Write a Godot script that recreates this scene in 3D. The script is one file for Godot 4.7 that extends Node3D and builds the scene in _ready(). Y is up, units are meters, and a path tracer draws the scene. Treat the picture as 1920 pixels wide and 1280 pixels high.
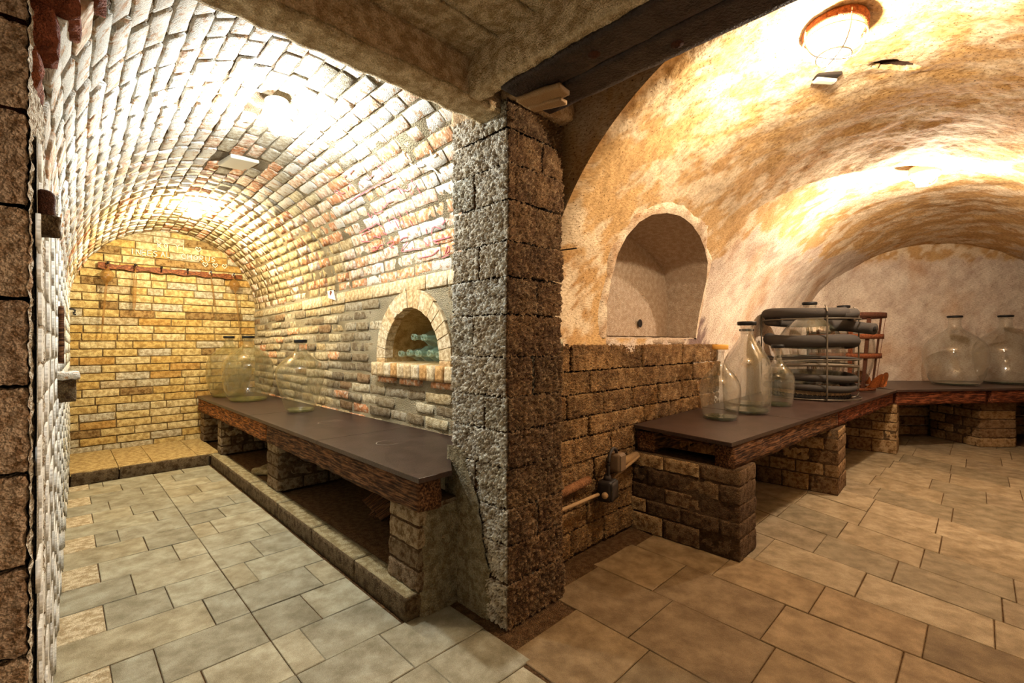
extends Node3D
# A vaulted cellar: brick tunnel on the left, plastered vault on the right, a rough stone pillar between them.
# Plan coordinates: u runs into the left tunnel (world -z), v runs into the right vault (world +x), y is up.

var M := {}
var rng := RandomNumberGenerator.new()
var nz := FastNoiseLite.new()
var nz2 := FastNoiseLite.new()
var cel := FastNoiseLite.new()
var used := {}


func P(u: float, y: float, v: float) -> Vector3:
	return Vector3(v, y, -u)


# ------------------------------------------------------------------ nodes
func numbered(called: String) -> String:
	if not used.has(called):
		used[called] = 0
		return called
	used[called] += 1
	return "%s_%03d" % [called, used[called]]


func thing(called: String, label: String, category: String, at := Vector3.ZERO, turn := 0.0, group := "") -> Node3D:
	var o := Node3D.new()
	o.name = numbered(called)
	add_child(o)
	o.position = at
	o.rotation.y = turn
	o.set_meta("label", label)
	o.set_meta("category", category)
	if group:
		o.set_meta("group", group)
	return o


func part(parent: Node3D, called: String, mesh: Mesh, m: Material, xf := Transform3D.IDENTITY) -> MeshInstance3D:
	var o := MeshInstance3D.new()
	o.name = called
	o.mesh = mesh
	o.material_override = m
	o.transform = xf
	parent.add_child(o, true)
	return o


func struct_node(called: String, label: String, mesh: Mesh, m: Material) -> MeshInstance3D:
	var o := MeshInstance3D.new()
	o.name = called
	o.mesh = mesh
	o.material_override = m
	add_child(o, true)
	o.set_meta("kind", "structure")
	o.set_meta("label", label)
	return o


# ------------------------------------------------------------------ meshes
func grid_mesh(nu: int, nv: int, f: Callable, toward: Vector3, colf = null, keep = null) -> ArrayMesh:
	var pos := PackedVector3Array()
	var uv := PackedVector2Array()
	var w := nv + 1
	pos.resize((nu + 1) * w)
	uv.resize((nu + 1) * w)
	for i in nu + 1:
		for j in w:
			pos[i * w + j] = f.call(float(i) / nu, float(j) / nv)
			uv[i * w + j] = Vector2(float(i) / nu, float(j) / nv)
	var nor := PackedVector3Array()
	nor.resize(pos.size())
	for i in nu + 1:
		for j in w:
			var a := pos[mini(i + 1, nu) * w + j] - pos[maxi(i - 1, 0) * w + j]
			var b := pos[i * w + mini(j + 1, nv)] - pos[i * w + maxi(j - 1, 0)]
			nor[i * w + j] = a.cross(b).normalized()
	var mid := (nu / 2) * w + nv / 2
	var flip: bool = nor[mid].dot(toward - pos[mid]) < 0.0
	if flip:
		for k in nor.size():
			nor[k] = -nor[k]
	var idx := PackedInt32Array()
	for i in nu:
		for j in nv:
			if keep != null and not keep.call((float(i) + 0.5) / nu, (float(j) + 0.5) / nv):
				continue
			var a := i * w + j
			var b := (i + 1) * w + j
			if flip:
				idx.append_array([a, b, b + 1, a, b + 1, a + 1])
			else:
				idx.append_array([a, b + 1, b, a, a + 1, b + 1])
	var arr := []
	arr.resize(Mesh.ARRAY_MAX)
	arr[Mesh.ARRAY_VERTEX] = pos
	arr[Mesh.ARRAY_NORMAL] = nor
	arr[Mesh.ARRAY_TEX_UV] = uv
	arr[Mesh.ARRAY_INDEX] = idx
	if colf != null:
		var col := PackedColorArray()
		col.resize(pos.size())
		for k in pos.size():
			col[k] = colf.call(pos[k])
		arr[Mesh.ARRAY_COLOR] = col
	var am := ArrayMesh.new()
	am.add_surface_from_arrays(Mesh.PRIMITIVE_TRIANGLES, arr)
	return am


func tri_mesh(v: PackedVector3Array, smooth := true) -> ArrayMesh:
	# triangle soup, clockwise fronts
	var st := SurfaceTool.new()
	st.begin(Mesh.PRIMITIVE_TRIANGLES)
	st.set_smooth_group(0 if smooth else -1)
	for p in v:
		st.add_vertex(p)
	if smooth:
		st.index()
	st.generate_normals()
	return st.commit()


func quad(v: PackedVector3Array, a: Vector3, b: Vector3, c: Vector3, d: Vector3, out: Vector3) -> void:
	# a b c d around; OUT is the side seen
	if (b - a).cross(c - a).dot(out) > 0.0:
		v.append_array([a, c, b, a, d, c])
	else:
		v.append_array([a, b, c, a, c, d])


# box with rounded edges whose surface is pushed about by noise. amp metres, freq per metre
func rough_box(size: Vector3, cell: float, r: float, amp: float, freq: float, seed_: int, faces := "xXyYzZ", spiky := 0.0, colf = null) -> ArrayMesh:
	var h := size * 0.5
	var inner := Vector3(maxf(h.x - r, 0.001), maxf(h.y - r, 0.001), maxf(h.z - r, 0.001))
	var off := Vector3(seed_ * 3.17, seed_ * 1.31, seed_ * 7.77)
	var n := Vector3i(maxi(1, int(ceil(size.x / cell))), maxi(1, int(ceil(size.y / cell))), maxi(1, int(ceil(size.z / cell))))
	var st := SurfaceTool.new()
	st.begin(Mesh.PRIMITIVE_TRIANGLES)
	st.set_smooth_group(0)
	var base := 0
	for f in faces:
		var ax: int = "xyz".find(f.to_lower())
		var sg := 1.0 if f == f.to_upper() else -1.0
		var b := (ax + 1) % 3
		var c := (ax + 2) % 3
		for i in n[b] + 1:
			for j in n[c] + 1:
				var p := Vector3.ZERO
				p[ax] = h[ax] * sg
				# rings close to the edges so that the rounding is seen
				p[b] = _spread(float(i) / n[b], h[b], r)
				p[c] = _spread(float(j) / n[c], h[c], r)
				var q := Vector3(clampf(p.x, -inner.x, inner.x), clampf(p.y, -inner.y, inner.y), clampf(p.z, -inner.z, inner.z))
				var d := (p - q).normalized()
				p = q + d * r
				var e := (p + off) * freq
				if spiky > 0.7:
					e.y *= 0.62
				var k := nz.get_noise_3dv(e)
				if spiky > 0.0:
					var s1 := 1.0 - absf(nz2.get_noise_3dv(e * 2.3)) * 2.2
					var s2 := nz.get_noise_3dv(e * 5.1)
					k = k * (1.0 - spiky) + (s1 * 0.75 + s2 * 0.6 - 0.5) * spiky
				if colf != null:
					st.set_color(colf.call(p, d, k))
				st.add_vertex(p + d * amp * k)
		var w := n[c] + 1
		for i in n[b]:
			for j in n[c]:
				var a0 := base + i * w + j
				var b0 := base + (i + 1) * w + j
				var ids := [a0, b0 + 1, b0, a0, a0 + 1, b0 + 1] if sg > 0.0 else [a0, b0, b0 + 1, a0, b0 + 1, a0 + 1]
				for t in ids:
					st.add_index(t)
		base += (n[b] + 1) * (n[c] + 1)
	st.generate_normals()
	return st.commit()


func _spread(t: float, h: float, r: float) -> float:
	return lerpf(-h, h, t)


# plain box with chamfered edges, flat shaded
func chamfer_box(size: Vector3, b: float) -> ArrayMesh:
	var h := size * 0.5
	b = minf(b, minf(h.x, minf(h.y, h.z)) * 0.9)
	var v := PackedVector3Array()
	for ax in 3:
		var p := (ax + 1) % 3
		var q := (ax + 2) % 3
		for s in [-1.0, 1.0]:
			var c := []
			for k in [[-1, -1], [1, -1], [1, 1], [-1, 1]]:
				var w := Vector3.ZERO
				w[ax] = h[ax] * s
				w[p] = (h[p] - b) * k[0]
				w[q] = (h[q] - b) * k[1]
				c.append(w)
			var o := Vector3.ZERO
			o[ax] = s
			quad(v, c[0], c[1], c[2], c[3], o)
		for s in [-1.0, 1.0]:
			for t in [-1.0, 1.0]:
				var e := []
				for k in [[-1, 0], [1, 0], [1, 1], [-1, 1]]:
					var w := Vector3.ZERO
					w[ax] = (h[ax] - b) * k[0]
					w[p] = (h[p] - (b if k[1] == 1 else 0.0)) * s
					w[q] = (h[q] - (0.0 if k[1] == 1 else b)) * t
					e.append(w)
				var o := Vector3.ZERO
				o[p] = s
				o[q] = t
				quad(v, e[0], e[1], e[2], e[3], o)
	for sx in [-1.0, 1.0]:
		for sy in [-1.0, 1.0]:
			for sz in [-1.0, 1.0]:
				var a := Vector3(h.x * sx, (h.y - b) * sy, (h.z - b) * sz)
				var c := Vector3((h.x - b) * sx, h.y * sy, (h.z - b) * sz)
				var d := Vector3((h.x - b) * sx, (h.y - b) * sy, h.z * sz)
				if (c - a).cross(d - a).dot(Vector3(sx, sy, sz)) > 0.0:
					v.append_array([a, d, c])
				else:
					v.append_array([a, c, d])
	return tri_mesh(v, false)


# unit brick: front face near z = 0, skirt back to z = -1; x, y in -.5 .. .5 (48 triangles)
func brick_mesh(seed_: int, rough: float) -> ArrayMesh:
	var r := RandomNumberGenerator.new()
	r.seed = 9000 + seed_
	var xs := [-0.5, -0.27, 0.02, 0.26, 0.5]
	var inn := []
	var out := []
	for row in 2:
		for k in 5:
			var kk: int = k if row == 0 else 4 - k
			var y := -0.5 if row == 0 else 0.5
			var x: float = xs[kk]
			var o := Vector3(x + r.randf_range(-0.016, 0.016) * rough, y + r.randf_range(-0.07, 0.05) * rough * signf(y), -0.09)
			if kk == 0 or kk == 4:
				o.y -= signf(y) * 0.05 * rough * r.randf()
				o.x -= signf(x) * 0.012 * rough * r.randf()
			out.append(o)
			var ix := x
			if kk == 0 or kk == 4:
				ix = x - signf(x) * (0.010 + 0.012 * rough * r.randf())
			inn.append(Vector3(ix, y - signf(y) * (0.03 + 0.05 * rough * r.randf()), r.randf_range(-0.035, 0.035) * rough))
	var v := PackedVector3Array()
	for k in 4:
		quad(v, inn[k], inn[k + 1], inn[8 - k], inn[9 - k], Vector3(0, 0, 1))
	for k in 10:
		var n := (k + 1) % 10
		var mid: Vector3 = (out[k] + out[n]) * 0.5
		var od := Vector3(mid.x, mid.y, 0.4)
		quad(v, inn[k], inn[n], out[n], out[k], od)
		var bk := Vector3(out[k].x, out[k].y, -1.0)
		var bn := Vector3(out[n].x, out[n].y, -1.0)
		quad(v, out[k], out[n], bn, bk, Vector3(mid.x, mid.y, 0))
	return tri_mesh(v, true)


func lathe(prof: Array, seg := 40) -> ArrayMesh:
	# prof: Vector2(radius, y) from bottom up along the outside; closed profiles allowed
	var v := PackedVector3Array()
	for i in prof.size() - 1:
		var a: Vector2 = prof[i]
		var b: Vector2 = prof[i + 1]
		for k in seg:
			var t0 := TAU * k / seg
			var t1 := TAU * (k + 1) / seg
			var c0 := Vector3(cos(t0), 0, sin(t0))
			var c1 := Vector3(cos(t1), 0, sin(t1))
			var p0 := c0 * a.x + Vector3(0, a.y, 0)
			var p1 := c1 * a.x + Vector3(0, a.y, 0)
			var p2 := c1 * b.x + Vector3(0, b.y, 0)
			var p3 := c0 * b.x + Vector3(0, b.y, 0)
			if a.x > 1e-6:
				v.append_array([p0, p1, p2])
			if b.x > 1e-6:
				v.append_array([p0, p2, p3])
	return tri_mesh(v, true)


func smooth_profile(pts: Array, n: int) -> Array:
	var c := Curve3D.new()
	for i in pts.size():
		var p: Vector2 = pts[i]
		var a: Vector2 = pts[maxi(i - 1, 0)]
		var b: Vector2 = pts[mini(i + 1, pts.size() - 1)]
		var t := (b - a) / 6.0
		c.add_point(Vector3(p.x, p.y, 0), Vector3(-t.x, -t.y, 0), Vector3(t.x, t.y, 0))
	var out := []
	var L := c.get_baked_length()
	for i in n + 1:
		var q := c.sample_baked(L * i / n, true)
		out.append(Vector2(maxf(q.x, 0.0), q.y))
	return out


func tube(pts: Array, rad, seg := 10, closed := false, squash := 1.0) -> ArrayMesh:
	# rad: float or array; caps at both ends
	var n := pts.size()
	var rings := []
	var up := Vector3.UP
	for i in n:
		var a: Vector3 = pts[(i - 1 + n) % n] if closed else pts[maxi(i - 1, 0)]
		var b: Vector3 = pts[(i + 1) % n] if closed else pts[mini(i + 1, n - 1)]
		var t := (b - a).normalized()
		var s := t.cross(up)
		if s.length() < 0.05:
			s = t.cross(Vector3.RIGHT)
		s = s.normalized()
		var w := s.cross(t).normalized()
		var rr: float = rad if rad is float else rad[i]
		var ring := []
		for k in seg:
			var g := TAU * k / seg
			ring.append(pts[i] + (s * cos(g) + w * sin(g) * squash) * rr)
		rings.append(ring)
	var v := PackedVector3Array()
	for i in (n if closed else n - 1):
		var j := (i + 1) % n
		for k in seg:
			var l := (k + 1) % seg
			var mid: Vector3 = (rings[i][k] + rings[j][l]) * 0.5 - (pts[i] + pts[j]) * 0.5
			quad(v, rings[i][k], rings[i][l], rings[j][l], rings[j][k], mid)
	if not closed:
		for e in [0, n - 1]:
			var dir: Vector3 = (pts[0] - pts[1]) if e == 0 else (pts[n - 1] - pts[n - 2])
			for k in seg:
				var l := (k + 1) % seg
				var a: Vector3 = rings[e][k]
				var b: Vector3 = rings[e][l]
				if (a - pts[e]).cross(b - pts[e]).dot(dir) > 0.0:
					v.append_array([pts[e], b, a])
				else:
					v.append_array([pts[e], a, b])
	return tri_mesh(v, true)


func curve_pts(pts: Array, n: int) -> Array:
	var c := Curve3D.new()
	for i in pts.size():
		var t: Vector3 = (pts[mini(i + 1, pts.size() - 1)] - pts[maxi(i - 1, 0)]) / 6.0
		c.add_point(pts[i], -t, t)
	var out := []
	var L := c.get_baked_length()
	for i in n + 1:
		out.append(c.sample_baked(L * i / n, true))
	return out


# prism: polygon in a plane (list of Vector3, flat), extruded by d
func prism(poly: Array, d: Vector3, bevel := 0.0) -> ArrayMesh:
	var v := PackedVector3Array()
	var n := poly.size()
	var c := Vector3.ZERO
	for p in poly:
		c += p / n
	var dn := d.normalized()
	var top := []
	var sh := []
	for p in poly:
		var inward: Vector3 = (c - p).normalized() * bevel
		top.append(p + d + inward)
		sh.append(p + d - dn * bevel)
	for k in n:
		var l := (k + 1) % n
		var o: Vector3 = (poly[k] + poly[l]) * 0.5 - c
		o -= dn * o.dot(dn)
		if bevel > 0.0:
			quad(v, sh[k], sh[l], top[l], top[k], o + dn)
		quad(v, poly[k], poly[l], sh[l], sh[k], o)
		var ct := c + d
		if (top[k] - ct).cross(top[l] - ct).dot(d) > 0.0:
			v.append_array([ct, top[l], top[k]])
		else:
			v.append_array([ct, top[k], top[l]])
		if (poly[k] - c).cross(poly[l] - c).dot(-d) > 0.0:
			v.append_array([c, poly[l], poly[k]])
		else:
			v.append_array([c, poly[k], poly[l]])
	return tri_mesh(v, false)


func join(meshes: Array, xfs: Array) -> ArrayMesh:
	var st := SurfaceTool.new()
	st.begin(Mesh.PRIMITIVE_TRIANGLES)
	for k in meshes.size():
		st.append_from(meshes[k], 0, xfs[k])
	return st.commit()


# ------------------------------------------------------------------ materials
func noise_tex(seed_: int, freq: float, size: int, oct: int, a: Color, b: Color, kind := 0, lo := 0.0, hi := 1.0, fgain := 0.55) -> NoiseTexture2D:
	var n := FastNoiseLite.new()
	n.seed = seed_
	n.noise_type = [FastNoiseLite.TYPE_SIMPLEX_SMOOTH, FastNoiseLite.TYPE_CELLULAR, FastNoiseLite.TYPE_PERLIN][kind]
	n.frequency = freq
	n.fractal_octaves = oct
	n.fractal_gain = fgain
	n.fractal_type = FastNoiseLite.FRACTAL_FBM if oct > 1 else FastNoiseLite.FRACTAL_NONE
	var t := NoiseTexture2D.new()
	t.width = size
	t.height = size
	t.seamless = true
	t.noise = n
	var g := Gradient.new()
	g.offsets = PackedFloat32Array([lo, hi])
	g.colors = PackedColorArray([a, b])
	t.color_ramp = g
	return t


func mat(col: Color, rough := 0.9, tex: Texture2D = null, scale := Vector3.ONE, bump: Texture2D = null, cm := 0.2, world := true) -> StandardMaterial3D:
	var m := StandardMaterial3D.new()
	m.albedo_color = col
	m.roughness = rough
	m.metallic_specular = 0.3
	if tex:
		m.albedo_texture = tex
	if bump:
		m.heightmap_enabled = true
		m.heightmap_texture = bump
		m.heightmap_scale = cm
	if tex or bump:
		m.uv1_triplanar = true
		m.uv1_world_triplanar = world
		m.uv1_scale = scale
		m.uv1_triplanar_sharpness = 4.0
	return m


func stain(m: StandardMaterial3D, tex: Texture2D, scale: Vector3, world := true) -> StandardMaterial3D:
	m.detail_enabled = true
	m.detail_albedo = tex
	m.detail_blend_mode = BaseMaterial3D.BLEND_MODE_MUL
	m.detail_uv_layer = BaseMaterial3D.DETAIL_UV_2
	m.uv2_triplanar = true
	m.uv2_world_triplanar = world
	m.uv2_scale = scale
	m.uv2_triplanar_sharpness = 4.0
	return m


func rgb(r: int, g: int, b: int) -> Color:
	return Color(r / 255.0, g / 255.0, b / 255.0)


func lin(r: int, g: int, b: int) -> Color:
	return Color(r / 255.0, g / 255.0, b / 255.0).srgb_to_linear()


func _ready() -> void:
	# ---------------- camera, air, exposure
	var cam := Camera3D.new()
	cam.name = "camera"
	cam.fov = rad_to_deg(2.0 * atan(640.0 / 865.0))
	cam.near = 0.05
	cam.far = 60.0
	cam.position = Vector3(0, 1.32, 0)
	cam.rotation.y = -deg_to_rad(44.5)
	add_child(cam)
	cam.current = true
	var we := WorldEnvironment.new()
	we.name = "cellar_air"
	var env := Environment.new()
	env.background_mode = Environment.BG_COLOR
	env.background_color = Color.BLACK
	env.tonemap_mode = Environment.TONE_MAPPER_LINEAR
	env.tonemap_exposure = 1.0
	env.sdfgi_enabled = true
	env.ssao_enabled = true
	env.ssil_enabled = true
	we.environment = env
	add_child(we)
	lamp_energy = {"a": 3.0, "b": 4.4, "c": 3.3, "d": 7.0}
	lamp_color = {"a": Color(0.96, 0.99, 1.0), "b": Color(1.0, 0.95, 0.80), "c": Color(1.0, 0.91, 0.78), "d": Color(1.0, 0.92, 0.82)}

	nz.seed = 11
	nz.frequency = 1.0
	nz.noise_type = FastNoiseLite.TYPE_SIMPLEX_SMOOTH
	nz.fractal_type = FastNoiseLite.FRACTAL_NONE
	nz2.seed = 27
	nz2.frequency = 1.0
	nz2.noise_type = FastNoiseLite.TYPE_SIMPLEX_SMOOTH
	nz2.fractal_octaves = 4
	cel.seed = 5
	cel.frequency = 1.0
	cel.noise_type = FastNoiseLite.TYPE_CELLULAR
	rng.seed = 4242

	make_materials()
	make_bricks()
	left_tunnel()
	right_vault()
	lobby()
	pillar_and_jamb()
	floors()
	left_bench()
	right_benches()
	lamps()
	left_niche()
	glassware()
	rack()
	small_things()


var lamp_energy := {}
var lamp_color := {}


func make_materials() -> void:
	var fine := noise_tex(1, 0.09, 512, 4, Color(0.80, 0.79, 0.77), Color(1, 1, 1), 0, 0.25, 0.75)
	var blotch := noise_tex(2, 0.02, 512, 5, Color(0.80, 0.76, 0.70), Color(1, 1, 1), 0, 0.30, 0.64, 0.62)
	var grime := noise_tex(3, 0.02, 512, 6, Color(0.66, 0.59, 0.51), Color(1, 1, 1), 0, 0.26, 0.60, 0.72)
	var bump := noise_tex(4, 0.06, 512, 5, Color.BLACK, Color.WHITE, 0, 0.2, 0.8, 0.7)
	var pits := noise_tex(5, 0.05, 512, 3, Color.BLACK, Color.WHITE, 1, 0.0, 0.8, 0.6)
	var grain := noise_tex(6, 0.022, 512, 5, Color(0.38, 0.34, 0.32), Color(1, 1, 1), 0, 0.25, 0.65, 0.65)
	var speck := noise_tex(7, 0.10, 1024, 4, Color(0.36, 0.26, 0.16), Color(1, 1, 1), 0, 0.17, 0.27, 0.6)
	var slate := noise_tex(8, 0.03, 1024, 6, Color(0.74, 0.72, 0.68), Color(1, 1, 1), 0, 0.25, 0.7, 0.72)
	var gritty := noise_tex(9, 0.22, 512, 3, Color(0.74, 0.73, 0.71), Color(1, 1, 1), 0, 0.22, 0.70, 0.7)
	var cloud := noise_tex(10, 0.007, 1024, 8, Color(0.74, 0.71, 0.66), Color(1, 1, 1), 0, 0.10, 0.80, 0.66)
	M.fine = fine
	M.blotch = blotch
	M.grime = grime
	M.bump = bump

	# bricks of the left tunnel, by kind of face
	var sets := {
		"white": [rgb(226, 224, 216), rgb(218, 216, 207), rgb(230, 224, 212), rgb(212, 206, 194)],
		"pink": [rgb(212, 172, 142), rgb(206, 170, 146), rgb(212, 172, 142)],
		"orange": [rgb(212, 154, 110), rgb(202, 140, 98), rgb(212, 154, 110), rgb(202, 140, 98)],
		"beige": [rgb(230, 218, 184), rgb(224, 204, 162), rgb(234, 224, 196)],
		"grey": [rgb(196, 188, 168), rgb(184, 174, 152), rgb(204, 196, 174)],
		"yellow": [rgb(232, 208, 146), rgb(226, 198, 130), rgb(220, 186, 112), rgb(236, 216, 162), rgb(212, 170, 98), rgb(230, 204, 140)],
		"soot": [rgb(168, 138, 88), rgb(182, 148, 94)],
		"stone": [rgb(186, 172, 144), rgb(176, 160, 132), rgb(196, 182, 152), rgb(188, 158, 122), rgb(168, 154, 130)],
		"clean": [rgb(236, 216, 178), rgb(230, 204, 160), rgb(226, 196, 150), rgb(238, 222, 190), rgb(222, 176, 116)],
		"pier": [rgb(176, 156, 126), rgb(160, 140, 114), rgb(190, 170, 138), rgb(150, 130, 104)],
		"pierw": [rgb(190, 158, 114), rgb(170, 138, 98), rgb(200, 168, 122), rgb(148, 118, 84)],
		"pier_dark": [rgb(134, 108, 78), rgb(118, 94, 68), rgb(150, 122, 88), rgb(108, 84, 60)],  # darker bricks for the near right pier
		"red": [rgb(164, 96, 66), rgb(150, 84, 58), rgb(174, 112, 80)],
	}
	for k in sets:
		var list := []
		for c in sets[k]:
			var m := mat(c, 0.92, fine, Vector3.ONE * 3.1, bump, 0.55)
			if k in ["orange", "pink"]:
				# brick red showing through worn limewash
				m.albedo_color = Color.WHITE
				m.albedo_texture = M.get("wash_and_glow_" + k + str(list.size() % 2)) if M.has("wash_and_glow_" + k + str(list.size() % 2)) else noise_tex(60 + list.size() + (5 if k == "pink" else 0), 0.022, 512, 5, c, rgb(230, 218, 200), 0, 0.30 if k == "pink" else 0.42, 0.60 if k == "pink" else 0.74, 0.62)
				M["wash_and_glow_" + k + str(list.size() % 2)] = m.albedo_texture
				m.uv1_scale = Vector3.ONE * 1.5
			if k in ["white", "pink", "orange"]:
				m.heightmap_scale = 0.3
			if k == "white":
				stain(m, noise_tex(31, 0.018, 512, 5, Color(0.86, 0.70, 0.56), Color(1, 1, 1), 0, 0.28, 0.42, 0.66) if not M.has("flake") else M.flake, Vector3.ONE * 1.7)
				M.flake = m.detail_albedo
			elif k in ["yellow", "soot"]:
				stain(m, blotch if k == "yellow" else grime, Vector3.ONE * 1.5)
				m.heightmap_scale = 0.3
			elif k in ["pier", "pierw", "stone", "pier_dark"]:
				stain(m, blotch if k == "stone" else grime, Vector3.ONE * 1.6)
				m.heightmap_scale = 0.9
			elif k == "clean":
				stain(m, blotch, Vector3.ONE * 2.3)
				m.heightmap_scale = 0.05
			else:
				stain(m, blotch, Vector3.ONE * 1.9)
			list.append(m)
		M[k] = list

	# mortars and plasters carry vertex colours
	M.mortar = mat(Color.WHITE, 0.97, fine, Vector3.ONE * 2.7, bump, 1.6)
	M.mortar.vertex_color_use_as_albedo = true
	var streak := noise_tex(12, 0.035, 1024, 6, Color(0.82, 0.79, 0.75), Color(1, 1, 1), 0, 0.28, 0.62, 0.7)
	M.plaster = mat(Color.WHITE, 0.93, streak, Vector3(0.7, 2.6, 0.7), streak, 0.36)
	M.plaster.vertex_color_use_as_albedo = true
	stain(M.plaster, speck, Vector3.ONE * 0.55)
	M.render = mat(rgb(158, 148, 122), 0.95, fine, Vector3.ONE * 2.2, bump, 0.9)
	stain(M.render, blotch, Vector3.ONE * 1.5)
	M.limewall = mat(rgb(228, 224, 214), 0.95, fine, Vector3.ONE * 2.2, bump, 0.04)
	M.niche = mat(rgb(206, 186, 164), 0.95, fine, Vector3.ONE * 2.4, bump, 0.5)
	stain(M.niche, noise_tex(33, 0.03, 512, 5, Color(0.90, 0.87, 0.84), Color(1, 1, 1), 0, 0.3, 0.7, 0.65), Vector3.ONE * 1.2)

	# rough tuff
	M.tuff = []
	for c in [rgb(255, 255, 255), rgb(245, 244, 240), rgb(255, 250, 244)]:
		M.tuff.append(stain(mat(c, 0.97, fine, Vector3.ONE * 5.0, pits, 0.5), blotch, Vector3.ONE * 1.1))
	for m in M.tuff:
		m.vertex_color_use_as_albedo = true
	M.tuffw = []
	for c in [rgb(255, 255, 255), rgb(236, 234, 230), rgb(250, 246, 240)]:
		M.tuffw.append(stain(mat(c, 0.97, fine, Vector3.ONE * 3.0, pits, 0.9), blotch, Vector3.ONE * 1.1))
	for m in M.tuffw:
		m.vertex_color_use_as_albedo = true
	M.jamb = []
	for c in [rgb(206, 180, 154), rgb(194, 168, 144)]:
		M.jamb.append(stain(mat(c, 0.97, fine, Vector3.ONE * 3.0, pits, 1.0), grime, Vector3.ONE * 2.6))

	M.concrete = stain(mat(rgb(238, 218, 180), 0.95, fine, Vector3.ONE * 2.6, bump, 0.8), blotch, Vector3.ONE * 1.3)
	M.concrete_dark = stain(mat(rgb(218, 190, 154), 0.95, fine, Vector3.ONE * 2.6, bump, 0.5), blotch, Vector3.ONE * 1.3)
	M.piermortar = stain(mat(rgb(104, 82, 58), 0.97, fine, Vector3.ONE * 3.0, bump, 0.8), blotch, Vector3.ONE * 2.0)
	M.joint = mat(rgb(52, 42, 32), 0.98)
	M.steel = stain(mat(rgb(58, 46, 42), 0.55, fine, Vector3.ONE * 2.0, bump, 0.35), grime, Vector3.ONE * 1.2)
	M.steel.metallic_specular = 0.4
	M.rust = stain(mat(rgb(124, 70, 40), 0.8, fine, Vector3.ONE * 5.0, bump, 0.25), grime, Vector3.ONE * 4.0)
	M.rustdark = stain(mat(rgb(84, 50, 34), 0.75, fine, Vector3.ONE * 5.0, bump, 0.2), grime, Vector3.ONE * 4.0)
	M.rustorange = stain(mat(rgb(156, 86, 36), 0.7, fine, Vector3.ONE * 5.0, bump, 0.2), grime, Vector3.ONE * 4.0)

	M.tiles = []
	for c in [rgb(186, 182, 160), rgb(176, 173, 154), rgb(192, 186, 162), rgb(170, 166, 146), rgb(184, 176, 150)]:
		M.tiles.append(stain(mat(c, 0.62, gritty, Vector3.ONE * 2.4, bump, 0.10), cloud, Vector3(0.75, 0.75, 0.75)))
	M.tilesw = []
	for c in [rgb(172, 154, 124), rgb(160, 144, 118), rgb(178, 160, 130), rgb(152, 138, 112), rgb(166, 148, 118)]:
		M.tilesw.append(stain(mat(c, 0.62, gritty, Vector3.ONE * 2.4, bump, 0.10), cloud, Vector3(0.75, 0.75, 0.75)))
	M.tiles_shade = []  # darker copy for the floor near the pillar: shade put into the colour
	for c in [rgb(150, 126, 92), rgb(140, 118, 88), rgb(156, 132, 98), rgb(132, 112, 82)]:
		M.tiles_shade.append(stain(mat(c, 0.66, gritty, Vector3.ONE * 2.4, bump, 0.10), cloud, Vector3(0.75, 0.75, 0.75)))
	M.tilelight = stain(mat(rgb(220, 206, 176), 0.8, fine, Vector3.ONE * 3.0, bump, 0.3), blotch, Vector3.ONE * 2.0)
	M.ledge = stain(mat(rgb(206, 180, 124), 0.85, fine, Vector3.ONE * 2.4, bump, 0.3), blotch, Vector3.ONE * 1.6)
	M.kerb = stain(mat(rgb(112, 96, 72), 0.9, fine, Vector3.ONE * 2.4, bump, 0.6), grime, Vector3.ONE * 1.4)
	M.kerbtop = stain(mat(rgb(176, 164, 130), 0.9, fine, Vector3.ONE * 2.4, bump, 0.4), blotch, Vector3.ONE * 1.4)
	M.dirt = stain(mat(rgb(124, 94, 62), 1.0, fine, Vector3.ONE * 3.0, bump, 1.2), blotch, Vector3.ONE * 2.0)

	# timber: grain runs along local x
	M.timber = stain(mat(rgb(170, 112, 58), 0.8, grain, Vector3(0.4, 6, 6), grain, 0.25, false), grime, Vector3(0.9, 3.0, 3.0), false)
	M.timberdark = stain(mat(rgb(122, 86, 56), 0.8, grain, Vector3(0.4, 6, 6), grain, 0.30, false), grime, Vector3(0.9, 3.0, 3.0), false)
	M.timberred = stain(mat(rgb(132, 74, 44), 0.75, grain, Vector3(0.4, 6, 6), grain, 0.25, false), grime, Vector3(0.8, 3.0, 3.0), false)
	M.top = stain(mat(rgb(66, 50, 44), 0.34, fine, Vector3(2, 2, 2), bump, 0.05), noise_tex(41, 0.008, 512, 5, Color(0.86, 0.84, 0.82), Color(1, 1, 1), 0, 0.35, 0.6), Vector3.ONE * 1.3)
	M.top.metallic_specular = 0.42
	M.dust = mat(rgb(120, 106, 92), 0.9)
	M.rackwood = stain(mat(rgb(166, 98, 46), 0.45, grain, Vector3(2.0, 14, 14), grain, 0.1, false), blotch, Vector3.ONE * 2.0, false)
	M.iron = mat(rgb(44, 40, 38), 0.5)
	M.iron.metallic = 0.6
	M.wire = mat(rgb(104, 96, 84), 0.45)
	M.wire.metallic = 0.7
	M.blackcap = mat(rgb(26, 25, 25), 0.45)
	M.yellowcap = mat(rgb(224, 168, 84), 0.5)
	M.foam = mat(rgb(62, 58, 55), 0.95, M.fine, Vector3.ONE * 4.0, bump, 0.15)
	M.foaminside = mat(rgb(20, 18, 17), 0.95)
	M.foamlight = mat(rgb(112, 102, 90), 0.95, M.fine, Vector3.ONE * 4.0, bump, 0.15)
	M.rope = mat(rgb(196, 172, 138), 0.95, M.fine, Vector3.ONE * 6.0, bump, 0.3)
	M.plastic = mat(rgb(120, 98, 76), 0.6, M.fine, Vector3.ONE * 4.0)
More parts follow.
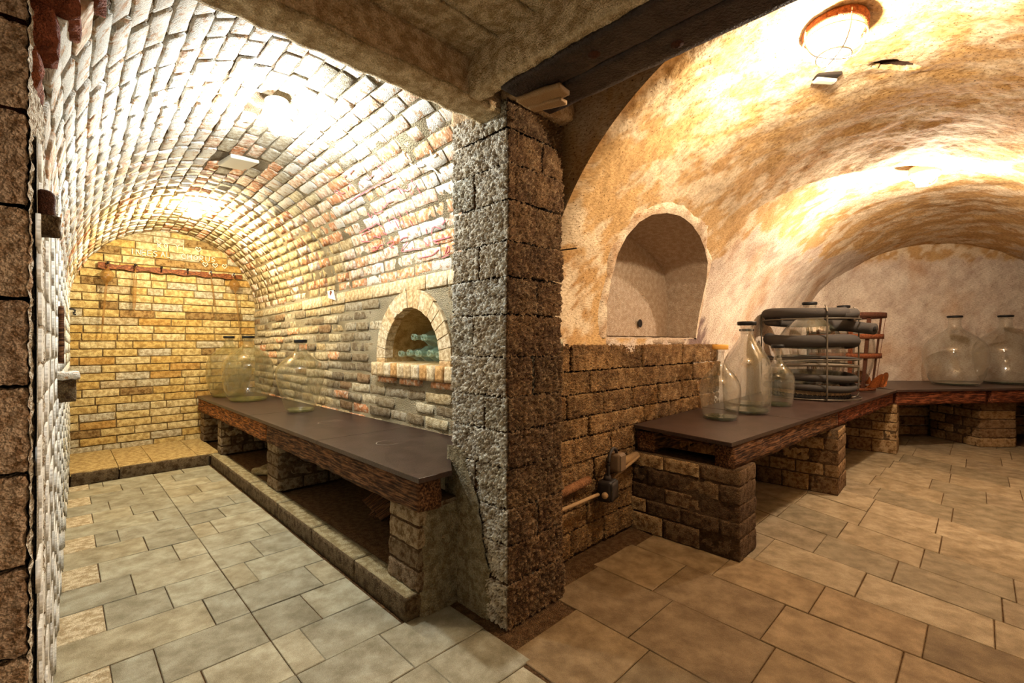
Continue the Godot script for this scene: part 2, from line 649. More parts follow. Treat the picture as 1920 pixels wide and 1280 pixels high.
	M.blackbox = mat(rgb(38, 32, 28), 0.5)
	M.cable = mat(rgb(52, 44, 38), 0.6)
	M.conduit = mat(rgb(168, 136, 98), 0.8, M.fine, Vector3.ONE * 4.0)
	M.ceramic = mat(rgb(236, 230, 214), 0.35)
	M.porcelain = mat(rgb(190, 186, 170), 0.4)
	M.paper = mat(rgb(240, 236, 226), 0.9)
	M.dark = mat(rgb(34, 28, 24), 0.95)
	M.red_chalk = mat(rgb(222, 112, 118), 0.95)
	M.white_chalk = mat(rgb(250, 240, 204), 0.95)

	M.white_mortar = stain(mat(rgb(226, 216, 196), 0.97, fine, Vector3.ONE * 3.0, pits, 1.2), grime, Vector3.ONE * 3.0)
	M.brownstone = stain(mat(rgb(160, 126, 96), 0.95, fine, Vector3.ONE * 3.0, bump, 0.6), blotch, Vector3.ONE * 3.0)
	M.nichebrick = stain(mat(rgb(206, 172, 112), 0.9, fine, Vector3.ONE * 3.0, bump, 0.4), blotch, Vector3(1.0, 1.0, 6.0))
	M.claypipe = stain(mat(rgb(150, 104, 68), 0.9, fine, Vector3.ONE * 3.0, bump, 0.4), blotch, Vector3.ONE * 3.0)
	M.tubeglass = StandardMaterial3D.new()
	M.tubeglass.transparency = BaseMaterial3D.TRANSPARENCY_ALPHA
	M.glass_lip = pane_mat(Color(0.66, 0.80, 0.70, 0.18))
	M.glass_base = pane_mat(Color(0.14, 0.22, 0.13, 0.55))
	M.glass_base_olive = pane_mat(Color(0.50, 0.52, 0.22, 0.30))
	M.tubeglass.albedo_color = Color(0.56, 0.38, 0.14, 0.42)
	M.tubeglass.roughness = 0.05
	M.glass = pane_mat(Color(0.46, 0.47, 0.36, 0.055))
	M.glass_green = pane_mat(Color(0.62, 0.84, 0.74, 0.07))
	M.glass_olive = pane_mat(Color(0.46, 0.41, 0.20, 0.13))


func pane_mat(c: Color) -> StandardMaterial3D:
	var m := StandardMaterial3D.new()
	m.transparency = BaseMaterial3D.TRANSPARENCY_ALPHA
	m.albedo_color = c
	m.roughness = 0.04
	return m


func glass_mat(c: Color) -> StandardMaterial3D:
	var m := StandardMaterial3D.new()
	m.transparency = BaseMaterial3D.TRANSPARENCY_ALPHA
	m.albedo_color = c
	m.roughness = 0.03
	m.refraction_enabled = true
	m.refraction_scale = 0.05
	return m


var bricks := []
var clean_bricks := []


func make_bricks() -> void:
	for k in 10:
		bricks.append(brick_mesh(k, 1.0))
	for k in 6:
		clean_bricks.append(brick_mesh(50 + k, 0.38))


func brick_at(parent: Node3D, pos: Vector3, x: Vector3, y: Vector3, n: Vector3, size: Vector3, m: Material, clean := false, called := "brick") -> void:
	# the front lies in the plane through POS, facing N
	var list := clean_bricks if clean else bricks
	var b := Basis(x * size.x, y * size.y, n * size.z)
	var t := Transform3D(b, pos)
	part(parent, called, list[rng.randi() % list.size()], m, parent.transform.affine_inverse() * t)


func pick(list: Array):
	return list[rng.randi() % list.size()]


# ------------------------------------------------------------------ left tunnel
func l_left(u: float) -> float:
	return -0.03 + 0.0232 * (u - 1.75)


func l_right(u: float) -> float:
	return 1.85 + 0.003 * (u - 1.75)


func l_spring(u: float) -> float:
	return 1.81 - 0.016 * (u - 1.7)


func l_arc(u: float, th: float, out := 0.0) -> Vector3:
	var r := (l_right(u) - l_left(u)) * 0.5
	var c := (l_right(u) + l_left(u)) * 0.5
	return P(u, l_spring(u) + (r + out) * sin(th), c + (r + out) * cos(th))


func in_left_niche(u: float, y: float, grow: float) -> bool:
	# arched opening in the right-hand wall of the tunnel: sill 1.165, springs 1.19, radius .36 about u 2.93
	if absf(u - 2.93) > 0.365 + grow or y < 1.05 - grow * 0.2:
		return false
	if y < 1.19:
		return true
	return Vector2(u - 2.93, (y - 1.19) * 0.96).length() < 0.365 + grow


func left_tunnel() -> void:
	var u0 := 1.70
	var u1 := 6.80
	# ---- back wall
	var back := struct_node("wall_back", "yellow brick end wall of the left tunnel", rough_box(Vector3(2.3, 2.9, 0.2), 0.08, 0.005, 0.006, 9.0, 3, "Z"), mat(rgb(150, 124, 80), 0.97, M.fine, Vector3.ONE * 2.7, M.bump, 0.5))
	back.position = P(u1 + 0.118, 1.4, 0.95)
	var row := 0
	var y := 0.135
	while y < 2.75:
		var x := -0.10 - (0.155 if row % 2 == 0 else 0.0) - rng.randf() * 0.05
		while x < 2.05:
			var L: float = [0.292, 0.292, 0.292, 0.30, 0.285, 0.14][rng.randi() % 6] + rng.randf_range(-0.006, 0.006)
			var cx := x + L * 0.5
			x += L + 0.012
			var lo := maxf(cx - L * 0.5, 0.05)
			var hi := minf(cx + L * 0.5, 1.90)
			if hi - lo < 0.05:
				continue
			cx = (lo + hi) * 0.5
			var top := l_spring(u1)
			if y > top + 0.02 and Vector2(cx - 0.975, y - top).length() > 0.955:
				continue
			var kind := "yellow"
			var soot := nz.get_noise_2d(cx * 1.6, y * 9.0) + (0.30 if absf(y - 1.60) < 0.05 or absf(y - 1.02) < 0.05 else 0.0)
			if soot > 0.62:
				kind = "soot"
			elif rng.randf() < 0.18:
				kind = "beige"
			brick_at(back, P(u1 + rng.randf_range(-0.003, 0.004), y, cx), Vector3(1, 0, 0).rotated(Vector3(0, 0, 1), rng.randf_range(-0.004, 0.004)), Vector3(0, 1, 0), Vector3(0, 0, 1), Vector3(hi - lo, 0.0765, 0.02), pick(M[kind]), true)
		y += 0.0882
		row += 1

	# ---- right wall below the springing
	var shell := grid_mesh(110, 44, func(s, t):
		var u: float = lerpf(u0, u1, s)
		var yy: float = lerpf(-0.02, l_spring(u) + 0.02, t)
		var k: float = nz2.get_noise_3d(u * 7.0, yy * 9.0, 3.0)
		return P(u, yy, l_right(u) + 0.003 + 0.009 * k), P(4, 1, 1),
		func(p: Vector3):
			var k := nz2.get_noise_3d(p.x * 3.0, p.y * 4.0, p.z * 3.0)
			return lin(210, 198, 168).lerp(lin(180, 166, 134), clampf(k * 1.3 + 0.4, 0, 1)),
		func(s, t):
			return not in_left_niche(lerpf(u0, u1, s), lerpf(-0.02, 1.8, t), 0.06))
	var wr := struct_node("wall_right", "worn brick side wall of the left tunnel", shell, M.mortar)
	for r in range(6, 20):
		var u := u0 - (0.15 if r % 2 == 0 else 0.0)
		while u < u1:
			var L := rng.randf_range(0.20, 0.33) if r < 17 else rng.randf_range(0.27, 0.31)
			var c := u + L * 0.5
			u += L + rng.randf_range(0.012, 0.03)
			if c > u1 - 0.05 or c < u0:
				continue
			var ys := l_spring(c) - 0.105
			var yy := (r + 0.5) / 19.0 * ys
			var ring := in_left_niche(c, yy, 0.15) or in_left_niche(c + L * 0.4, yy, 0.13) or in_left_niche(c - L * 0.4, yy, 0.13)
			if ring or r > 18:
				continue
			if rng.randf() < 0.07 and c < 4.5:
				continue
			var kind: String = ["stone", "stone", "stone", "grey", "stone", "grey", "orange", "beige"][rng.randi() % 8] if c < 4.2 else ["stone", "beige", "beige", "orange", "grey"][rng.randi() % 5]
			if kind == "orange" and rng.randf() < 0.4:
				kind = "beige"
			brick_at(wr, P(c, yy + rng.randf_range(-0.005, 0.005), l_right(c) - 0.006 + rng.randf_range(-0.007, 0.008)), Vector3(0, rng.randf_range(-0.03, 0.03), 1).normalized(), Vector3(0, 1, 0), Vector3(-1, 0, 0), Vector3(L, ys / 19.0 - rng.randf_range(0.012, 0.026), 0.05), pick(M[kind]))
	# pale bricks on edge along the springing
	var us := u0 + 0.02
	while us < 5.0:
		var L := 0.245
		var c := us + L * 0.5
		brick_at(wr, P(c, l_spring(c) - 0.052, l_right(c) - 0.012), Vector3(0, 0.016, 1).normalized(), Vector3(0, 1, 0), Vector3(-1, 0, 0), Vector3(L, 0.098, 0.05), M.clean[[0, 3, 0, 3, 1][rng.randi() % 5]], true)
		us += L + 0.013
	while us < u1:
		var c := us + 0.13
		brick_at(wr, P(c, l_spring(c) - 0.052, l_right(c) - 0.008), Vector3(0, 0.016, 1).normalized(), Vector3(0, 1, 0), Vector3(-1, 0, 0), Vector3(0.25, 0.075, 0.05), pick(M.beige), false)
		us += 0.27

	# ---- vault
	var arch := grid_mesh(130, 110, func(s, t):
		var u: float = lerpf(u0, u1 + 0.03, s)
		var th: float = t * PI
		var k: float = nz2.get_noise_3d(u * 6.0, th * 6.0, 9.0)
		var deep: float = smoothstep(0.9, 1.5, th) * (1.0 - 0.6 * smoothstep(4.0, 5.5, u))
		return l_arc(u, th, 0.0075 + 0.006 * k + deep * (0.008 + 0.010 * k)), P(4, 1, 0.9),
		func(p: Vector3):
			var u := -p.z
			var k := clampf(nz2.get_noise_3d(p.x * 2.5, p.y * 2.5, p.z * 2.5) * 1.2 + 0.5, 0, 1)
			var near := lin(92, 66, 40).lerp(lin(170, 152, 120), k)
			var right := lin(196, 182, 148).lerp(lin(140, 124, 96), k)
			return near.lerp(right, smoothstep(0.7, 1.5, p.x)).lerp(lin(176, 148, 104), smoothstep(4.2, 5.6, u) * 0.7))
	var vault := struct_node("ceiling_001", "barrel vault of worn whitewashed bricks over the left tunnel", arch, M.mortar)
	var all := []
	var rows := 33
	for r in rows:
		var u := u0 - rng.randf() * 0.28
		while u < u1:
			var L := rng.randf_range(0.19, 0.28)
			if rng.randf() < 0.08:
				L = 0.14
			var c := u + L * 0.5
			u += L + rng.randf_range(0.006, 0.014)
			if c < u0 + 0.03:
				continue
			var th := (r + 0.5) / rows * PI
			# holes round the lamps and the smooth tile
			var q := l_arc(c, th)
			if q.distance_to(l_arc(2.90, PI * 0.51)) < 0.13 or q.distance_to(l_arc(3.99, deg_to_rad(87.3))) < 0.16:
				continue
			all.append([c, th, L, c * (1.0 + 0.25 * absf(th - 1.2))])
	all.sort_custom(func(a, b): return a[3] < b[3])
	var rest := []
	var rest_x := []
	for k in all.size():
		var c: float = all[k][0]
		var th: float = all[k][1] + rng.randf_range(-0.004, 0.004)
		var L: float = all[k][2]
		var n := Vector3(-cos(th), -sin(th), 0)
		var yv := Vector3(-sin(th), cos(th), 0)
		var arcw := PI * (l_right(c) - l_left(c)) * 0.5 / rows
		var kind := vault_kind(c, th)
		var tilt := rng.randf_range(-0.007, 0.007)
		var pos := l_arc(c, th, 0.003 + rng.randf_range(-0.003, 0.004))
		var size := Vector3(L, arcw - rng.randf_range(0.004, 0.012), 0.05)
		var x := yv.cross(n).rotated(n, tilt)
		if k < 300:
			brick_at(vault, pos, x, n.cross(x), n, size, pick(M[kind]))
		else:
			rest.append([bricks[rng.randi() % bricks.size()], kind, Transform3D(Basis(x * size.x, n.cross(x) * size.y, n * size.z), pos)])
	stuff_bricks(vault, rest)

	# ---- left wall
	var lw := grid_mesh(80, 40, func(s, t):
		var u: float = lerpf(u0 - 0.14, u1, s)
		var yy: float = lerpf(-0.02, l_spring(u) + 0.01, t)
		return P(u, yy, l_left(u) - 0.0022 - 0.0015 * nz2.get_noise_3d(u * 6.0, yy * 8.0, 1.0)), P(4, 1, 1),
		func(p: Vector3):
			var k := clampf(nz2.get_noise_3d(p.x * 3.0, p.y * 3.0, p.z * 3.0) + 0.5, 0, 1)
			return lin(214, 204, 184).lerp(lin(150, 126, 92), k * 0.7))
	var wl := struct_node("wall_left", "whitewashed brick wall along the left side of the tunnel", lw, M.mortar)
	for r in 20:
		var u := u0 - 0.15 + rng.randf() * 0.1
		while u < u1:
			var L := rng.randf_range(0.25, 0.42)
			var c := u + L * 0.5
			u += L + 0.02
			if c > u1 - 0.1:
				continue
			var hh := l_spring(c) / 20.0
			brick_at(wl, P(c, (r + 0.5) * hh, l_left(c) + 0.0006), Vector3(0, 0, -1), Vector3(0, 1, 0), Vector3(1, 0, 0), Vector3(L, hh - 0.010, 0.009), M.limewall if rng.randf() < 0.85 or c < 4 else M.beige[0], true)


func stuff_bricks(parent: Node3D, rest: Array) -> void:
	var by := {}
	for e in rest:
		if not by.has(e[1]):
			by[e[1]] = []
		by[e[1]].append(e)
	# one mesh, one surface per tone
	var am := ArrayMesh.new()
	var k := 0
	for kind in by:
		var st := SurfaceTool.new()
		st.begin(Mesh.PRIMITIVE_TRIANGLES)
		for e in by[kind]:
			st.append_from(e[0], 0, e[2])
		st.commit(am)
		am.surface_set_material(k, M[kind][k % M[kind].size()])
		k += 1
	var o := MeshInstance3D.new()
	o.name = "brickwork"
	o.mesh = am
	o.set_meta("kind", "stuff")
	parent.add_child(o)


func vault_kind(u: float, th: float) -> String:
	var k := rng.randf() + nz.get_noise_2d(u * 1.2, th * 2.0) * 0.25
	if u > 4.9:
		if th > 1.9:
			return "white" if k < 0.4 else ("beige" if k < 0.82 else "orange")
		return "beige" if k < 0.62 else ("orange" if k < 0.74 else "pink")
	if th > 1.75:
		return "white" if k < 0.86 else "pink"
	if th > 1.0:
		if u > 3.3 and absf(th - 1.6) < 0.35:
			return "grey" if k < 0.5 else ("pink" if k < 0.8 else "orange")
		return "white" if k < 0.6 else ("pink" if k < 0.85 else "grey")
	if u > 3.8:
		return "beige" if k < 0.4 else ("orange" if k < 0.68 else "pink")
	return "pink" if k < 0.42 else ("orange" if k < 0.72 else "white")


# ------------------------------------------------------------------ right vault
const RU := 0.37
const RR := 1.375
const RS := 1.345
const WALL_U := 1.745
const LIP_V := 1.93
const END_D := 6.6
var niche_out := [Vector2(2.58, 1.35), Vector2(2.56, 1.55), Vector2(2.55, 1.74), Vector2(2.545, 1.88), Vector2(2.57, 1.99), Vector2(2.625, 2.075), Vector2(2.72, 2.135), Vector2(2.87, 2.17), Vector2(3.04, 2.182), Vector2(3.24, 2.165), Vector2(3.46, 2.12), Vector2(3.66, 2.05), Vector2(3.82, 1.97), Vector2(3.93, 1.84), Vector2(3.965, 1.68), Vector2(3.955, 1.50), Vector2(3.93, 1.35)]


func depth_of(u: float, v: float) -> float:
	return 0.713 * u + 0.701 * v


# the crown is higher between the ribs
func rise(d: float) -> float:
	return 0.10 * smoothstep(3.70, 3.76, d) * (1.0 - smoothstep(5.0, 6.5, d))


func r_surf(v: float, a: float, out := 0.0) -> Vector3:
	if a < RS:
		return P(WALL_U + out, a, v)
	var ph := (a - RS) / RR
	if ph > PI:
		return P(2.0 * RU - WALL_U - out, RS - (a - RS - PI * RR), v)
	var u := RU + RR * cos(ph)
	var r := RR + out + rise(depth_of(u, v)) * smoothstep(0.62, 0.97, sin(ph))
	return P(RU + r * cos(ph), RS + r * sin(ph), v)


func wall_u(y: float) -> float:
	return WALL_U if y < RS else RU + sqrt(maxf(RR * RR - (y - RS) * (y - RS), 0.0))


func grown(poly: Array, g: float) -> PackedVector2Array:
	var c := Vector2(3.25, 1.72)
	var out := PackedVector2Array()
	for p in poly:
		out.append(p + (p - c).normalized() * g)
	return out


func plaster_color(p: Vector3) -> Color:
	var v := p.x
	var y := p.y
	var u := -p.z
	var white := lin(226, 214, 198)
	var mauve := lin(176, 150, 134)
	var ochre := lin(204, 168, 116)
	var brown := lin(158, 110, 62)
	var n1 := nz2.get_noise_3d(p.x * 1.1, p.y * 1.1, p.z * 1.1)
	var n2 := nz2.get_noise_3d(p.x * 3.5 + 9.0, p.y * 3.5, p.z * 3.5)
	# brushed on along slanting strokes
	var sx := p.x * 0.8 + p.y * 0.6
	var sy := p.y * 0.8 - p.x * 0.6
	var n3 := nz2.get_noise_3d(sx * 3.0, sy * 15.0 + 4.0, p.z * 8.0)
	# bare lime ochre above, limewash below
	var up := ochre.lerp(brown, clampf(0.25 + n1 * 1.2 + n2 * 0.5, 0.0, 1.0) * 0.8)
	var wash_and_glow := smoothstep(0.02, 0.34, n2 * 0.8 + n3 * 0.35 + n1 * 0.5 + 0.12)
	wash_and_glow = maxf(wash_and_glow, (1.0 - smoothstep(3.0, 3.6, v)) * smoothstep(2.30, 2.60, y) * smoothstep(-0.25, 0.25, n2 + n3 * 0.5))  # adds the glow round the front lamp as paler plaster colour
	up = up.lerp(lin(230, 212, 182), wash_and_glow * 0.85)
	var down := white.lerp(mauve, clampf(0.22 + n2 * 0.6 + n3 * 0.5, 0.0, 1.0))
	down = down.lerp(lin(190, 146, 100), clampf(n1 * 1.3 - 0.1, 0.0, 0.5))
	down = down.lerp(lin(104, 76, 78), smoothstep(0.32, 0.12, Vector2(v - 3.98, (y - 1.36) * 1.3).length() + 0.3 * n3) * 0.85 if v < 4.6 else 0.0)
	down = down.lerp(lin(120, 92, 84), smoothstep(0.30, 0.1, Vector2((v - 2.50) * 1.6, y - 1.38).length() + 0.3 * n3) * 0.8 if v < 2.6 else 0.0)
	var limit := 1.30 + 1.05 * smoothstep(2.9, 4.6, v) + 0.18 * n2 + 0.06 * n3
	if depth_of(u, v) > 5.9:
		limit = 2.50 + 0.10 * n2 + 0.06 * n3
	var t := smoothstep(limit - 0.05, limit + 0.05, y)
	return down.lerp(up, t)


func r_noise(v: float, a: float) -> float:
	var q := r_surf(v, a)
	return 0.014 * nz2.get_noise_3d(q.x * 2.2, q.y * 2.2, q.z * 2.2) + 0.0035 * nz2.get_noise_3d(q.x * 13.0, q.y * 13.0, q.z * 13.0)


func slot_r(v: float, a: float) -> float:
	# 1 at the rim of the slot; its length lies square to the way towards the end wall
	var du := -(a - RS - RR * deg_to_rad(92.5))
	var dv := v - 3.01
	var l := (-0.62 * du + 0.78 * dv) / 0.14
	var w := (0.78 * du + 0.62 * dv) / 0.042
	return Vector2(l, w).length()


func in_slot(v: float, a: float, g: float) -> bool:
	return slot_r(v, a) < 1.0 + g


func right_vault() -> void:
	var a0 := 0.02
	var a1 := RS + RR * 2.15
	var poly := grown(niche_out, 0.022)
	var vpos := func(s, a):
		var u: float = -r_surf(3.0, a).z
		var vm: float = (END_D - 0.713 * u) / 0.701 + 0.02
		return lerpf(LIP_V, vm, pow(s, 1.35))
	var f := func(s, t):
		var a: float = lerpf(a0, a1, t)
		var v: float = vpos.call(s, a)
		var k := r_noise(v, a)
		k -= 0.07 * pow(1.0 - smoothstep(LIP_V, LIP_V + 0.20, v), 2.0)
		if a < RS:
			# soften the corner with the end wall
			k += 0.25 * smoothstep(6.9, 7.7, v) * smoothstep(6.9, 7.7, v)
		return r_surf(v, a, -k)
	var keep := func(s, t):
		var a: float = lerpf(a0, a1, t)
		var v: float = vpos.call(s, a)
		var q := r_surf(v, a)
		if a > RS + 1.3:
			return not in_slot(v, a, 0.22)
		var edge: float = 1.27 - 0.85 * smoothstep(3.75, 4.35, v) + 0.05 * nz2.get_noise_2d(v * 5.0, 2.0) + 0.03 * nz2.get_noise_2d(v * 17.0, q.y * 17.0)
		if q.y < edge:
			return false
		return not Geometry2D.is_point_in_polygon(Vector2(q.x, q.y), poly)
	var vault := struct_node("ceiling_002", "ochre plastered vault with limewashed lower walls over the right room", grid_mesh(300, 230, f, P(0.4, 1.0, 4.0), plaster_color, keep), M.plaster)
	part(vault, "vault_flank", grid_mesh(150, 60, func(s, t):
		var a: float = lerpf(a1 - 0.08, 2.0 * RS + PI * RR + 0.02, t)
		var v: float = vpos.call(s, a)
		return r_surf(v, a, 0.006 * (1.0 - t) - r_noise(v, a)), P(0.4, 1.0, 4.0), plaster_color), M.plaster)
	# the front edge of the vault, towards the camera
	part(vault, "vault_edge", grid_mesh(110, 14, func(s, t):
		var a: float = lerpf(1.10, RS + PI * RR, s)
		var k: float = nz2.get_noise_2d(a * 3.0, t * 2.0)
		var q := r_surf(LIP_V - 0.05 * t + 0.015 * k + 0.02 * sin(t * PI), a, 0.42 * t * t + 0.012 * k - 0.004)
		return q, P(0.4, 1.0, 0.0), func(p: Vector3): return plaster_color(p).lerp(lin(128, 92, 54), 0.55)), M.plaster)

	# the dark slot broken into the crown beyond the big lamp
	part(vault, "slot_hollow", grid_mesh(26, 20, func(s, t):
		var v: float = 3.01 + (s - 0.5) * 0.46
		var a: float = RS + RR * deg_to_rad(92.5) + (t - 0.5) * 0.46
		return r_surf(v, a, 0.022 + 0.07 * smoothstep(1.3, 0.5, slot_r(v, a))), P(0.4, 1.0, 3.0), func(p: Vector3): return lin(74, 56, 48)), M.plaster, Transform3D.IDENTITY)
	part(vault, "slot_rim", grid_mesh(80, 8, func(s, t):
		var g: float = s * TAU
		var rad: float = lerpf(0.86 + 0.22 * nz2.get_noise_2d(cos(g) * 3.0, sin(g) * 3.0 + 7.0), 1.75, t)
		var l: float = cos(g) * rad * 0.14
		var w: float = sin(g) * rad * 0.042
		if t > 0.6:
			w = sin(g) * rad * 0.055
		var v: float = 3.01 + 0.78 * l + 0.62 * w
		var a: float = RS + RR * deg_to_rad(92.5) - (-0.62 * l + 0.78 * w)
		return r_surf(v, a, -r_noise(v, a) - 0.004 * sin(t * PI) + 0.003 * t + (0.02 if t < 0.01 else 0.0)), P(0.4, 1.0, 3.0), plaster_color), M.plaster)
	# ---- niche
	var front := []
	var rim := []
	var deep := []
	var bu := 1.99
	for k in niche_out.size():
		var p: Vector2 = niche_out[k]
		var q: Vector2 = grown([p], 0.075 + 0.03 * sin(k * 2.7))[0]
		if k == 0 or k == niche_out.size() - 1:
			q.y = p.y - 0.01
		front.append(P(wall_u(p.y) - 0.012, p.y, p.x))
		rim.append(P(wall_u(q.y) + 0.006, q.y, q.x))
		deep.append(P(bu, p.y, lerpf(p.x, 3.25, 0.035)))
	var n := niche_out.size() - 1
	var lerp_list := func(l, s):
		var x: float = clampf(s, 0, 1) * n
		var i: int = mini(int(x), n - 1)
		return l[i].lerp(l[i + 1], x - i)
	part(vault, "niche_rim", grid_mesh(96, 6, func(s, t):
		var q: Vector3 = lerp_list.call(front, s).lerp(lerp_list.call(rim, s), t)
		return q + Vector3(0, 0, 0.006 * sin(t * PI) + 0.004 * nz2.get_noise_3d(q.x * 12.0, q.y * 12.0, 0.0)), P(0.4, 1.6, 3.2),
		func(p: Vector3): return lin(232, 216, 192).lerp(lin(176, 140, 104), clampf(0.25 + nz2.get_noise_3d(p.x * 6.0, p.y * 6.0, p.z) * 1.5, 0, 1))), M.plaster)
	part(vault, "niche_side", grid_mesh(96, 10, func(s, t):
		var q: Vector3 = lerp_list.call(front, s).lerp(lerp_list.call(deep, s), t)
		return q + Vector3(0.004, 0.004, 0) * nz2.get_noise_3d(q.x * 6.0, q.y * 6.0, q.z * 6.0), P(1.8, 1.6, 3.25)), M.niche)
	part(vault, "niche_back", grid_mesh(40, 30, func(s, t):
		return P(bu - 0.002 - 0.006 * nz2.get_noise_2d(s * 6.0, t * 5.0), lerpf(1.28, 2.25, t), lerpf(2.5, 4.0, s)), P(0.4, 1.6, 3.2)), M.niche)
	part(vault, "plug_hole", lathe([Vector2(0.0, 0.0), Vector2(0.028, 0.0), Vector2(0.034, 0.006), Vector2(0.024, 0.004), Vector2(0.0, 0.003)], 20), M.dark, Transform3D(Basis(Vector3.RIGHT, PI / 2), P(bu - 0.012, 1.47, 3.42)))
	part(vault, "niche_sill", rough_box(Vector3(1.42, 0.06, 0.36), 0.05, 0.012, 0.006, 14.0, 6), M.niche, Transform3D(Basis.IDENTITY, P(1.925, 1.322, 3.26)))

	# ---- rough stones of the lower wall
	var base := grid_mesh(70, 20, func(s, t):
		var v: float = lerpf(1.84, 7.7, s)
		var yy: float = lerpf(-0.02, 1.36, t)
		return P(WALL_U + 0.045 + 0.012 * nz2.get_noise_2d(v * 7.0, yy * 7.0), yy, v), P(0, 1, 3),
		func(p: Vector3): return lin(104, 78, 50).lerp(lin(70, 50, 32), clampf(0.5 + nz2.get_noise_3d(p.x * 4, p.y * 4, 0), 0, 1)))
	var wall := struct_node("wall_middle", "rough block wall between the right room and the left tunnel", base, M.mortar)
	var r := 0
	var y := 0.02
	while y < 1.27:
		var h: float = [0.150, 0.128, 0.142, 0.135, 0.150, 0.125, 0.145, 0.14, 0.14][r % 9]
		var v := 1.85 - (0.19 if r % 2 == 1 else 0.0)
		if y + h > 1.2:
			h = 1.30 - y
		var vmax := 4.35 if y > 0.5 else 7.5
		while v < vmax:
			var L := rng.randf_range(0.30, 0.42)
			var lo := maxf(v, 1.85)
			var hi := minf(v + L, vmax + 0.1)
			v += L + 0.012
			if hi - lo < 0.08:
				continue
			var cell := 0.0085 if lo < 3.0 else (0.014 if lo < 4.4 else 0.03)
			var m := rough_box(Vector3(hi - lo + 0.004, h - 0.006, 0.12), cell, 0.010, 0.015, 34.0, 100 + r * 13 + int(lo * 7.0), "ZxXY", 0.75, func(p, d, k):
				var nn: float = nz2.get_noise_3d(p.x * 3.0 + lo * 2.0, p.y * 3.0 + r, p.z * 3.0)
				return lin(162, 128, 88).lerp(lin(116, 88, 58), clampf(0.5 + nn * 1.5, 0, 1)).lerp(lin(204, 176, 134), smoothstep(0.05, 0.75, k) * 0.75))  # raised points of the block painted lighter, as highlights
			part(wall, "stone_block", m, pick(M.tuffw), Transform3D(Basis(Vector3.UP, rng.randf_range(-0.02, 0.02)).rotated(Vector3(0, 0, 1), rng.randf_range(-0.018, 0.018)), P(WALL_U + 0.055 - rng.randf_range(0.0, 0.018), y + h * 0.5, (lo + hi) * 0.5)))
		y += h
		r += 1

	# ---- end wall, square to the way the bench turns
	var fw := P(0.713, 0, 0.701)
	var rt := P(-0.701, 0, 0.713)
	var endw := grid_mesh(150, 100, func(s, t):
		var x: float = lerpf(4.0, 8.4, s)
		var yy: float = lerpf(-0.02, 2.95, t)
		var k: float = 0.016 * nz2.get_noise_2d(x * 2.0, yy * 2.0) + 0.004 * nz2.get_noise_2d(x * 12.0, yy * 12.0)
		k += 0.22 * pow(1.0 - smoothstep(4.2, 5.1, x), 2.0)
		return fw * (END_D - k) + rt * x + Vector3(0, yy, 0), Vector3(0, 1, 0), plaster_color)
	var we := struct_node("wall_end", "limewashed end wall of the right room", endw, M.plaster)
	for row in 5:
		var x := 4.35 + (0.15 if row % 2 else 0.0)
		while x < 8.2:
			var L := rng.randf_range(0.26, 0.40)
			var m := rough_box(Vector3(L, 0.122, 0.10), 0.03, 0.018, 0.010, 22.0, 300 + row * 17 + int(x * 5.0), "ZxXY", 0.5)
			part(we, "stone_block", m, pick(M.pierw), Transform3D(Basis(Vector3.UP, -deg_to_rad(44.5)), fw * (END_D - 0.03) + rt * (x + L * 0.5) + Vector3(0, 0.065 + row * 0.134, 0)))
			x += L + 0.012


